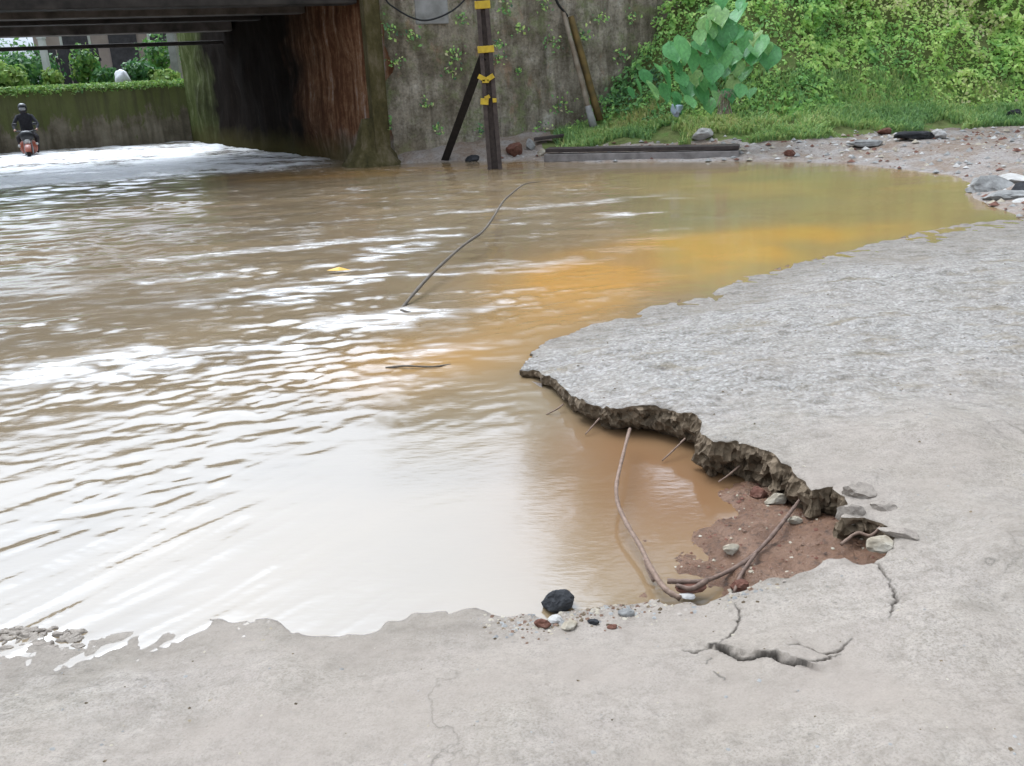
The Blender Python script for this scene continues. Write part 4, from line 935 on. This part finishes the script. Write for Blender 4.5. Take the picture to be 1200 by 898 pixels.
def blades(name, N, fn, label, hmin, hmax):
    P = fn(N); n = len(P); h = rng.uniform(hmin, hmax, n); a = rng.uniform(0, 6.28, n); ln = rng.uniform(.2, 1.0, n) * h; wd = rng.uniform(.008, .018, n)
    dx, dy = np.cos(a), np.sin(a); side = np.column_stack([-dy, dx, 0 * dx]) * wd[:, None]
    mid_ = P + np.column_stack([dx * ln * .35, dy * ln * .35, h * .65]); tip = P + np.column_stack([dx * ln, dy * ln, h * .9])
    V = np.stack([P - side, P + side, mid_ + side * .7, mid_ - side * .7, tip], 1).reshape(-1, 3)
    b = np.arange(n)[:, None] * 5; F_ = np.concatenate([b + [0, 1, 2], b + [0, 2, 3], b + [3, 2, 4]])
    o = mesh_np(name, V, F_, MT['grass'], None, False)
    tint = np.clip(.45 + .6 * fbm(P[:, 0] * 1.2, P[:, 1] * 1.2, 0, 3, 270) + rng.normal(0, .15, n), 0, 1); attr(o, 'tint', np.repeat(tint, 5))
    return tag(o, label, 'grass', kind='stuff')
def on_grass(N):
    x = rng.uniform(.9, 13, N); d = rng.random(N) ** 1.3 * 1.5; y = toe_y(x) + d + .25 * fbm(x * 1.5, 0 * x, 0, 3, 280)
    k = (y < wall_y(x) - .1) & (fbm(x * 1.1, y * 1.6, 0, 3, 290) > -.28 + .25 * (d < .3)); k &= rng.random(N) < sstep(.7, 1.8, x) ; x, y = x[k], y[k]
    return np.column_stack([x, y, ground_z(x, y) - .01])
blades('grass', 60000, on_grass, 'bright green grass along the foot of the hillside', .05, .16)

# big-leaved plant at the foot of the hill: each leaf is a part
def big_leaf_mesh(seed):
    V = []; n = 7; prof = [.0, .34, .46, .44, .34, .19, 0.0]; 
    for i in range(n):
        t = i / (n - 1); wv = prof[i]; sag = -.22 * t * t
        for k, sx in enumerate((-1, -.5, 0, .5, 1)):
            back_ = -.16 * abs(sx) if i <= 1 else 0
            V.append((sx * wv, t + back_, sag - .12 * (1 - abs(sx)) + .05 * math.sin(4 * t + seed + 3 * sx)))
    return V, [tuple(x) for x in grid_faces(n, 5)]
LM = []
for s in range(3):
    v, f = big_leaf_mesh(s * 1.7); me = bpy.data.meshes.new('leaf'); me.from_pydata(v, [], f); me.update(); me.materials.append(MT['bigleaf']); me.shade_smooth(); LM.append(me)
bp = Vector(Pz(835, 128, .9)); bp = Vector(Py(838, 122, 15.2)); 
plant = empty('broad_leaf_plant', bp, 'tall plant with large bluish green leaves at the foot of the hill beside the wall', 'plant')
LS = [(715,105,26), (770,80,26), (860,70,30), (800,165,30), (600,240,30), (645,290,32), (560,250,26), (690,225,30), (760,215,28), (830,262,30), (900,240,30), (955,220,30), (1005,275,30), (890,200,28), (535,375,30), (600,375,26), (465,425,26), (625,425,24), (800,325,34), (745,350,28), (890,350,28), (720,300,26), (850,320,26), (700,130,24), (820,110,24), (780,0,20), (400,410,20), (930,275,24), (430,370,20), (505,330,22), (580,320,24), (660,370,20), (700,400,18), (520,440,20), (575,460,18), (680,180,20), (850,160,20), (940,180,18), (870,20,18), (740,140,20), (1000,230,18), (360,440,18), (620,200,18), (790,290,22), (740,420,20), (840,400,22), (760,460,22), (690,450,22), (640,480,20), (820,450,22), (870,430,20), (580,500,18), (730,500,18), (800,500,18), (480,480,16), (920,440,18)]
for i, (zx, zy, s) in enumerate(LS):
    px, py = 650 + zx / 4, zy / 4; Yl = 14.95 + .0 * zx + random.uniform(-.2, .2)
    P = Vector(Py(px, py, Yl)); o = bpy.data.objects.new('leaf', LM[i % 3]); COL.objects.link(o); o.parent = plant
    sc = s / 1100 * 15 * random.uniform(.75, 1.1)
    dirx = (zx - 760) / 260; tilt = random.uniform(-.25, .35)
    yaw = -dirx * .9 + random.uniform(-.5, .5)
    # leaf points outwards and droops: its upper face looks at the sky and the road
    R_ = Matrix.Rotation(math.pi + yaw, 3, 'Z') @ Matrix.Rotation(-.85 + tilt, 3, 'X') @ Matrix.Rotation(random.uniform(-.3, .3), 3, 'Y')
    Mx = R_.to_4x4(); ctr = R_ @ Vector((0, .5, -.1)) * sc
    o.matrix_local = Matrix.Translation(P - bp - ctr) @ Mx @ Matrix.Scale(sc, 4)
st = MB()
for tx, ty in [(800, 165), (640, 290), (900, 240), (560, 370), (770, 80), (745, 350), (960, 240), (860, 90)]:
    T = Vector(Py(650 + tx / 4, ty / 4, 15.1)) - bp; Q_ = Vector((T.x * .8 + .1, .3, T.z * .55))
    st.tube([Q_, (Q_ + T) / 2 + Vector((0, .08, .06)), T + Vector((0, .1, -.03))], [.012, .01, .007], 6)
st.build('stem', MT['stem'], plant, True)
# dry twig clump beside it, blue rag in the grass
c = Vector(Py(848, 106, 14.9)); tw = MB()
for k in range(22):
    a = random.uniform(-1.4, 1.4); l = random.uniform(.15, .38); tw.tube([(random.uniform(-.15, .15), random.uniform(-.1, .1), -.35), (math.sin(a) * l * .5, random.uniform(-.2, .1), -.1 + l * .3), (math.sin(a) * l, random.uniform(-.25, .15), -.3 + math.cos(a) * l * .8)], [.007, .006, .003], 5)
o_ = tw.build('dry_twigs', MT['buff'], None); o_.location = c; tag(o_, 'clump of dry grey brown twigs below the large leaves', 'twigs')
p_ = Vector(Py(793, 129, 14.95)); o_ = link('plastic_bag', rock_mesh('plastic_bag', (.2, .14, .2), 77, 3, 1, .7), MT['bluebag'], None, True); o_.location = p_; tag(o_, 'crumpled pale blue plastic bag in the grass below the large leaves', 'plastic bag')

# weeds rooted in the wall
def weed(px, py, s, n, label):
    c = at_wall(px, py, .06); root = empty('wall_weed', c, label, 'weed', 'weeds growing on the wing wall')
    P = rng.normal(0, 1, (n, 3)) * s * np.array([.5, .22, .45]) + np.array([WN[0], WN[1], -.2]) * s * .4
    nn = rng.normal(0, .6, (n, 3)) + np.array([WN[0], WN[1], .6])
    leaf_cloud('foliage', P, nn, rng.uniform(.04, .085, n), np.clip(rng.normal(.4, .3, n), 0, 1), MT['leafA'], root)
    MB().tube([WNv * -.12, Vector((0, 0, -.02)), Vector((0, 0, s * .4)) + WNv * .05], [.012, .01, .005], 5).build('stem', MT['stem'], root)
WEEDS = [(455, 35, .16), (478, 42, .16), (461, 72, .14), (452, 140, .16), (530, 62, .2), (528, 82, .14), (582, 50, .16), (582, 68, .14), (606, 32, .13), (605, 82, .1), (645, 48, .2), (680, 40, .15), (652, 122, .22), (512, 148, .14), (627, 150, .2), (660, 158, .2), (540, 20, .12), (690, 118, .14), (725, 65, .16), (760, 60, .16), (745, 110, .14), (700, 20, .14), (775, 30, .18), (790, 80, .2), (590, 10, .12), (635, 5, .14), (497, 120, .1), (560, 150, .1), (735, 20, .14), (718, 140, .2)]
ORD = ['topmost', 'second highest', 'third highest', 'fourth highest', 'fifth highest', 'sixth highest', 'seventh highest', 'eighth highest', 'ninth highest', 'tenth highest']
for lo_, hi_, where in [(0, 520, 'between the mossy pier and the strut'), (520, 575, 'just left of or behind the banded post'), (575, 640, 'between the banded post and the leaning pipe'), (640, 700, 'beside the leaning pipe and pole'), (700, 900, 'between the leaning pole and the hillside')]:
    for k, q_ in enumerate(sorted([q for q in WEEDS if lo_ <= q[0] < hi_], key=lambda q: q[1])):
        weed(q_[0], q_[1], q_[2], int(10 + 90 * q_[2]), '%s of the weeds on the wall %s' % (ORD[k], where))

# ------------------------------------------------------------------ far side of the underpass
FO = B3 + TDv * .35
fw_ = empty('far_wall', FO, 'low mossy retaining wall at the far end of the underpass with grass along its top', 'wall')
panel('wall_face', FO - WDv * 9.0, WDv, 11.0, 1.36, .5, WNv, MT['farwall'], fw_, 110, 24, .10, 15)
n = 9000; tpos = rng.uniform(-9, 2.0, n); dep = rng.uniform(-.1, .55, n)
P = np.column_stack([WD[0] * tpos - WN[0] * dep, WD[1] * tpos - WN[1] * dep, 1.33 + rng.random(n)**1.5 * .13 - np.clip(-dep, 0, 1) * rng.random(n) * 1.2])
o_ = leaf_cloud('grass_top', P, rng.normal(0, .6, (n, 3)) + [0, -.4, .7], rng.uniform(.05, .11, n), np.clip(rng.normal(.75, .18, n), 0, 1), MT['bushleaf'], fw_); o_['kind'] = 'stuff'
tr_ = MB(); qf = [FO - WDv * 25 - WNv * .3, FO + WDv * 3 - WNv * .3, FO + WDv * 3 - WNv * 60, FO - WDv * 25 - WNv * 60]
tr_.add([p + Vector((0, 0, -.5)) for p in qf] + [p + Vector((0, 0, 1.3)) for p in qf], [(3,2,1,0), (4,5,6,7), (0,1,5,4), (1,2,6,5), (2,3,7,6), (3,0,4,7)])
tag(tr_.build('terrace', MT['soil']), kind='structure')
def at_far(px, py, back_):
    d = ray(px, py); n = np.array([WN[0], WN[1], 0]); p0 = np.array(FO) - n * back_; t = np.dot(p0 - CAM, n) / np.dot(d, n); return Vector(CAM + d * t)
def bush(px, py, back_, w_, h_, N, label, tint, mat='bushleaf'):
    c = at_far(px, py, back_); c.z = 1.3
    root = empty('bush', c, label, 'bush', 'bushes behind the far wall')
    d = rng.normal(size=(N, 3)); d /= np.linalg.norm(d, axis=1, keepdims=True); r_ = rng.random(N) ** .4 * (1 + .5 * fbm(d[:, 0] * 2, d[:, 1] * 2, d[:, 2] * 2 + px, 3, 7))
    P = d * r_[:, None] * np.array([w_ / 2, w_ / 2.4, h_ / 2]) + [0, 0, h_ * .45]
    leaf_cloud('foliage', P, d + rng.normal(0, .5, (N, 3)), rng.uniform(.08, .2, N), np.clip(rng.normal(tint, .2, N), 0, 1), MT[mat], root)
    MB().tube([(0, 0, -.1), (.03, .02, h_ * .3), (-.02, .04, h_ * .6)], [.05, .04, .02], 6).build('stem', MT['bark'], root)
for a_ in [(-30, 100, 1.2, 1.6, 1.0, 900, 'light green bush at the left margin behind the far wall', .8), (8, 100, .9, 1.1, .75, 700, 'bright green low bush left of the dark green bush', .85), (40, 96, 2.5, 1.5, 1.1, 900, 'dark green bush left of the white post beyond the underpass', .2),
           (62, 96, 1.4, .5, .6, 300, 'small yellowish bush at the foot of the white post', .95), (104, 96, 2.2, .8, 1.2, 600, 'green bush between the dark boards and the pink wall', .55), (128, 97, 1.4, .8, .55, 500, 'low bluish green bush left of the white sack', .2),
           (166, 97, 1.4, 1.1, .7, 700, 'deep green bush right of the white sack', .15), (192, 96, 1.1, .9, .45, 500, 'low yellow green bush near the abutment corner', .85), (190, 90, 4, 1.2, 1.5, 700, 'olive bush behind the low yellow green bush', .4), (-5, 90, 4.5, 3, 1.6, 900, 'tall brownish green shrub furthest back at the left', .3)]:
    bush(*a_)
def vpost(name, px, y0, back_, w_, z1, mat, label, cat):
    c = at_far(px, y0, back_); c.z = 1.25; root = empty(name, c, label, cat)
    MB().bar((0, 0, 0), (0, 0, z1), w_, w_, up=(0, 1, 0)).build('shaft', MT[mat], root, bevel=.01); MB().box((0, 0, z1 + .02), (w_ * 1.25, w_ * 1.25, .06)).build('cap', MT[mat], root, bevel=.01)
vpost('post', 57, 90, 1.8, .14, 1.3, 'whitepaint', 'slim white post behind the far wall beside the dark boards', 'post')
vpost('post', 208, 90, 2.0, .2, 1.6, 'palegrey', 'pale concrete post next to the far abutment corner', 'post')
c = at_far(84, 88, 3.5); c.z = 1.25; fn = empty('board_fence', c, 'dark board fence beyond the far wall right of the white post', 'fence')
for k in range(6): MB().box(tuple(WDv * (-.65 + k * .26) + Vector((0, 0, .55 + random.uniform(-.04, .04)))), (.235, .03, 1.1), Matrix.Rotation(math.atan2(WD[1], WD[0]), 3, 'Z')).build('board', MT['darkwood'], fn, bevel=.004)
MB().bar(WDv * -.8 + Vector((0, 0, .8)) - WNv * .04, WDv * .8 + Vector((0, 0, .8)) - WNv * .04, .04, .08).build('rail', MT['darkwood'], fn)
c = at_far(150, 85, 9); c.z = 1.2; hs_ = empty('house', c, 'low pink plastered house with tiled roof beyond the underpass', 'house', rz=math.atan2(WD[1], WD[0]))
MB().box((0, 1.5, 1.2), (5.2, 3, 2.4)).build('wall', MT['pinkwall'], hs_)
rf = MB(); rf.add([(-2.9, -.4, 2.35), (2.9, -.4, 2.35), (2.9, 3.4, 2.35), (-2.9, 3.4, 2.35), (-2.9, 1.5, 3.3), (2.9, 1.5, 3.3)], [(0,1,5,4), (2,3,4,5), (0,4,3), (1,2,5), (3,2,1,0)]); rf.build('roof', MT['roof'], hs_)
for xw in (-1.4, 1.2):
    wf = MB().box((xw, -.02, 1.35), (.9, .06, .9)).build('window', MT['whitepaint'], hs_); MB().box((xw, -.06, 1.35), (.74, .03, .74)).build('pane', MT['darkwood'], wf)
MB().box((0, -.03, .95), (.85, .07, 1.9)).build('door', MT['darkwood'], hs_)
c = at_far(145, 100, .7); o_ = link('sack', rock_mesh('sack', (.34, .26, .5), 91, 3, 1, .25), MT['bag'], None, True); c.z = 1.5; o_.location = c; tag(o_, 'bright white sack standing on top of the far wall', 'sack')

# motorcycle half in the water against the far wall
mp = Vector(Pz(37, 181)); mp.z = -.2
# front wheel towards the camera: local +y points at the viewer
mc_ = empty('motorcycle', mp, 'black and orange motorcycle ridden through the flood water by the far wall', 'motorcycle', rz=math.radians(180 + 22)); mc_.scale = (.74, .74, .74)
def wheel(y):
    M_ = Matrix.Translation((0, y, .29)); 
    t = MB().lathe([(.20, -.045), (.25, -.055), (.285, -.035), (.295, 0), (.285, .035), (.25, .055), (.20, .045)], M_, 24).build('wheel', MT['tyre'], mc_, True)
    MB().lathe([(.03, -.05), (.05, -.03), (.19, -.03), (.205, -.045), (.205, .045), (.19, .03), (.05, .03), (.03, .05)], M_, 24).build('rim', MT['chrome'], t, True)
wheel(.62); wheel(-.62)
MB().tube([(-.1, .62, .29), (-.1, .5, .62), (-.09, .42, .9)], .026, 8).tube([(.1, .62, .29), (.1, .5, .62), (.09, .42, .9)], .026, 8).build('fork', MT['chrome'], mc_, True)
mg = MB(); 
for sgn in (0,):
    V = []; 
    for k in range(9):
        a = math.radians(20 + 130 * k / 8); 
        for xx, rr_ in ((-.085, .31), (-.05, .335), (.05, .335), (.085, .31)): V.append((xx, .62 + math.cos(a) * rr_, .29 + math.sin(a) * rr_))
    mg.add(V, [tuple(x) for x in grid_faces(9, 4)])
mg.build('mudguard', MT['orange'], mc_, True)
# front fairing: rounded orange cowl with lamp
def ell(name, c, r, mat, parent, n=14, cut=None):
    bm = bmesh.new(); bmesh.ops.create_uvsphere(bm, u_segments=n, v_segments=n // 2 + 2, radius=1)
    for v in bm.verts: v.co = Vector((math.copysign(abs(v.co.x) ** .8, v.co.x) * r[0] + c[0], v.co.y * r[1] + c[1], math.copysign(abs(v.co.z) ** .8, v.co.z) * r[2] + c[2]))
    me = bpy.data.meshes.new(name); bm.to_mesh(me); bm.free(); return link(name, me, MT[mat], parent, True)
ell('leg_shield', (0, .42, .52), (.25, .12, .22), 'orange', mc_)
ell('headlight', (0, .56, .68), (.085, .05, .075), 'lens', mc_)
ell('indicator', (.24, .46, .56), (.045, .04, .04), 'lens', mc_); ell('indicator', (-.24, .46, .60), (.04, .04, .035), 'lens', mc_)
ell('fairing', (0, .44, .84), (.19, .13, .16), 'blackplastic', mc_)
ell('fuel_tank', (0, .1, .82), (.14, .28, .13), 'orange', mc_)
ell('engine', (0, .05, .48), (.17, .24, .2), 'blackplastic', mc_)
ell('seat', (0, -.4, .82), (.13, .36, .07), 'blackplastic', mc_)
ell('tail', (0, -.72, .76), (.1, .16, .08), 'orange', mc_)
MB().tube([(-.33, .25, .98), (-.2, .33, .98), (0, .38, .95), (.2, .33, .98), (.33, .25, .98)], .018, 8).build('handlebar', MT['blackplastic'], mc_, True)
for sx in (-1, 1):
    m_ = ell('mirror', (sx * .27, .3, 1.17), (.07, .02, .045), 'blackplastic', mc_); MB().tube([(sx * .2, .32, .98), (sx * .26, .3, 1.14)], .009, 6).build('mirror_stalk', MT['blackplastic'], m_, True)
MB().bar((0, .35, .6), (0, -.55, .62), .12, .1).build('frame', MT['blackplastic'], mc_)


# the rider: one continuous skinned body, seated, hands closed on the grips
pr_ = empty('person', mp, 'rider in dark clothes and black helmet sitting on the motorcycle by the far wall', 'person', rz=math.radians(180 + 22)); pr_.scale = (.74, .74, .74)
SV, SE, SR = [], [], []
def sv(p, r, par=None):
    SV.append(p); SR.append(r)
    if par is not None: SE.append((par, len(SV) - 1))
    return len(SV) - 1
pel = sv((0, -.3, .92), (.15, .13)); wst = sv((0, -.28, 1.1), (.14, .11), pel); chs = sv((0, -.2, 1.32), (.17, .12), wst); nk_ = sv((0, -.14, 1.47), (.06, .06), chs); hd_ = sv((0, -.11, 1.6), (.09, .1), nk_)
for sx in (-1, 1):
    sh = sv((sx * .2, -.18, 1.38), (.07, .07), chs); el_ = sv((sx * .34, .0, 1.14), (.05, .05), sh); wr = sv((sx * .3, .2, 1.01), (.035, .035), el_); pm_ = sv((sx * .29, .255, 1.0), (.032, .025), wr)
    for k in range(4):
        f1 = sv((sx * (.255 + .022 * k), .29, 1.0), (.0095, .0095), pm_); sv((sx * (.255 + .022 * k), .29 - .01, .965 - .003 * (k % 2)), (.008, .008), f1)
    t1 = sv((sx * .25, .24, .98), (.0105, .0105), pm_); sv((sx * .245, .255, .96), (.009, .009), t1)
    hp = sv((sx * .12, -.24, .88), (.1, .1), pel); kn = sv((sx * .26, .16, .78), (.075, .075), hp); an = sv((sx * .2, .0, .38), (.045, .05), kn); sv((sx * .2, .14, .33), (.04, .035), an)
me = bpy.data.meshes.new('body'); me.from_pydata(SV, SE, []); o_ = bpy.data.objects.new('body', me); COL.objects.link(o_)
sm_ = o_.modifiers.new('skin', 'SKIN'); ss_ = o_.modifiers.new('sub', 'SUBSURF'); ss_.levels = ss_.render_levels = 2
for v_, r_ in zip(me.skin_vertices[0].data, SR): v_.radius = r_
me.skin_vertices[0].data[0].use_root = True
bpy.context.view_layer.update(); ev = o_.evaluated_get(bpy.context.evaluated_depsgraph_get()); bmx = bpy.data.meshes.new_from_object(ev); bpy.data.objects.remove(o_)
body = link('body', bmx, [MT['cloth'], MT['trouser'], MT['skin']], pr_, True)
for p_ in body.data.polygons:
    c_ = p_.center; p_.material_index = 2 if (c_.y > .22 and c_.z > .9) or c_.z > 1.5 else (1 if c_.z < .98 and abs(c_.y) < .45 and c_.z < .97 else 0)
hm = ell('helmet', (0, -.11, 1.63), (.125, .15, .145), 'blackplastic', pr_, 18)
ell('visor', (0, -.0, 1.61), (.095, .05, .05), 'chrome', hm)
# ------------------------------------------------------------------ trees on and behind the embankment (they shade and mirror in the pool)
def tree(x, y, z, H_, R_, N, label):
    root = empty('tree', (x, y, z), label, 'tree', 'trees on top of the railway embankment'); t = MB()
    lean = random.uniform(-.4, .4); trunk = [(0, 0, -.3), (lean * .2, .1, H_ * .25), (lean * .6, 0, H_ * .5), (lean, .1, H_ * .8)]
    t.tube(curve_pts(trunk, 3), np.linspace(.2, .06, 10), 8); cen = []
    for k in range(9):
        a = k * 2.4; f = random.uniform(.35, .8); b = Vector((lean * f, 0, H_ * f)); e = b + Vector((math.cos(a) * R_ * .7, math.sin(a) * R_ * .6, H_ * random.uniform(.08, .25)))
        t.tube([b, (b + e) / 2 + Vector((0, 0, .15)), e], [.07, .05, .02], 6); cen.append(e); cen.append((b + e * 2) / 3)
    cen.append(Vector((lean, 0, H_)));  t.build('trunk', MT['bark'], root, True)
    cen = np.array(cen); i = rng.integers(0, len(cen), N)
    d = rng.normal(size=(N, 3)); d /= np.linalg.norm(d, axis=1, keepdims=True)
    P = cen[i] + d * (rng.random(N) ** .5)[:, None] * R_ * .42 * rng.uniform(.7, 1.2, len(cen))[i][:, None] * np.array([1, 1, .75])
    leaf_cloud('crown', P, d + rng.normal(0, .6, (N, 3)), rng.uniform(.16, .34, N), np.clip(rng.normal(.5, .25, N), 0, 1), MT['treeleaf'], root)
for a_ in [(6.4, 22.0, 4.4, 11.5, 3.4, 6500, 'tall tree on the hilltop above the large leaved plant'), (9.9, 21.0, 4.6, 12.5, 3.8, 6500, 'tallest tree on the hilltop at the far right'), (14, 18.5, 4.5, 9, 3.6, 5000, 'broad tree at the right end of the hilltop'), (3.6, 23, 3.3, 11.0, 2.6, 6500, 'narrower tree left of the hilltop trees above the wall'),
           (1.9, 24, 3.3, 7.0, 2.0, 4500, 'smallish tree on the embankment right of the banded post'), (-1.2, 24, 3.3, 4.6, 2.4, 3500, 'low tree above the banded post behind the bridge deck')]:
    tree(*a_)
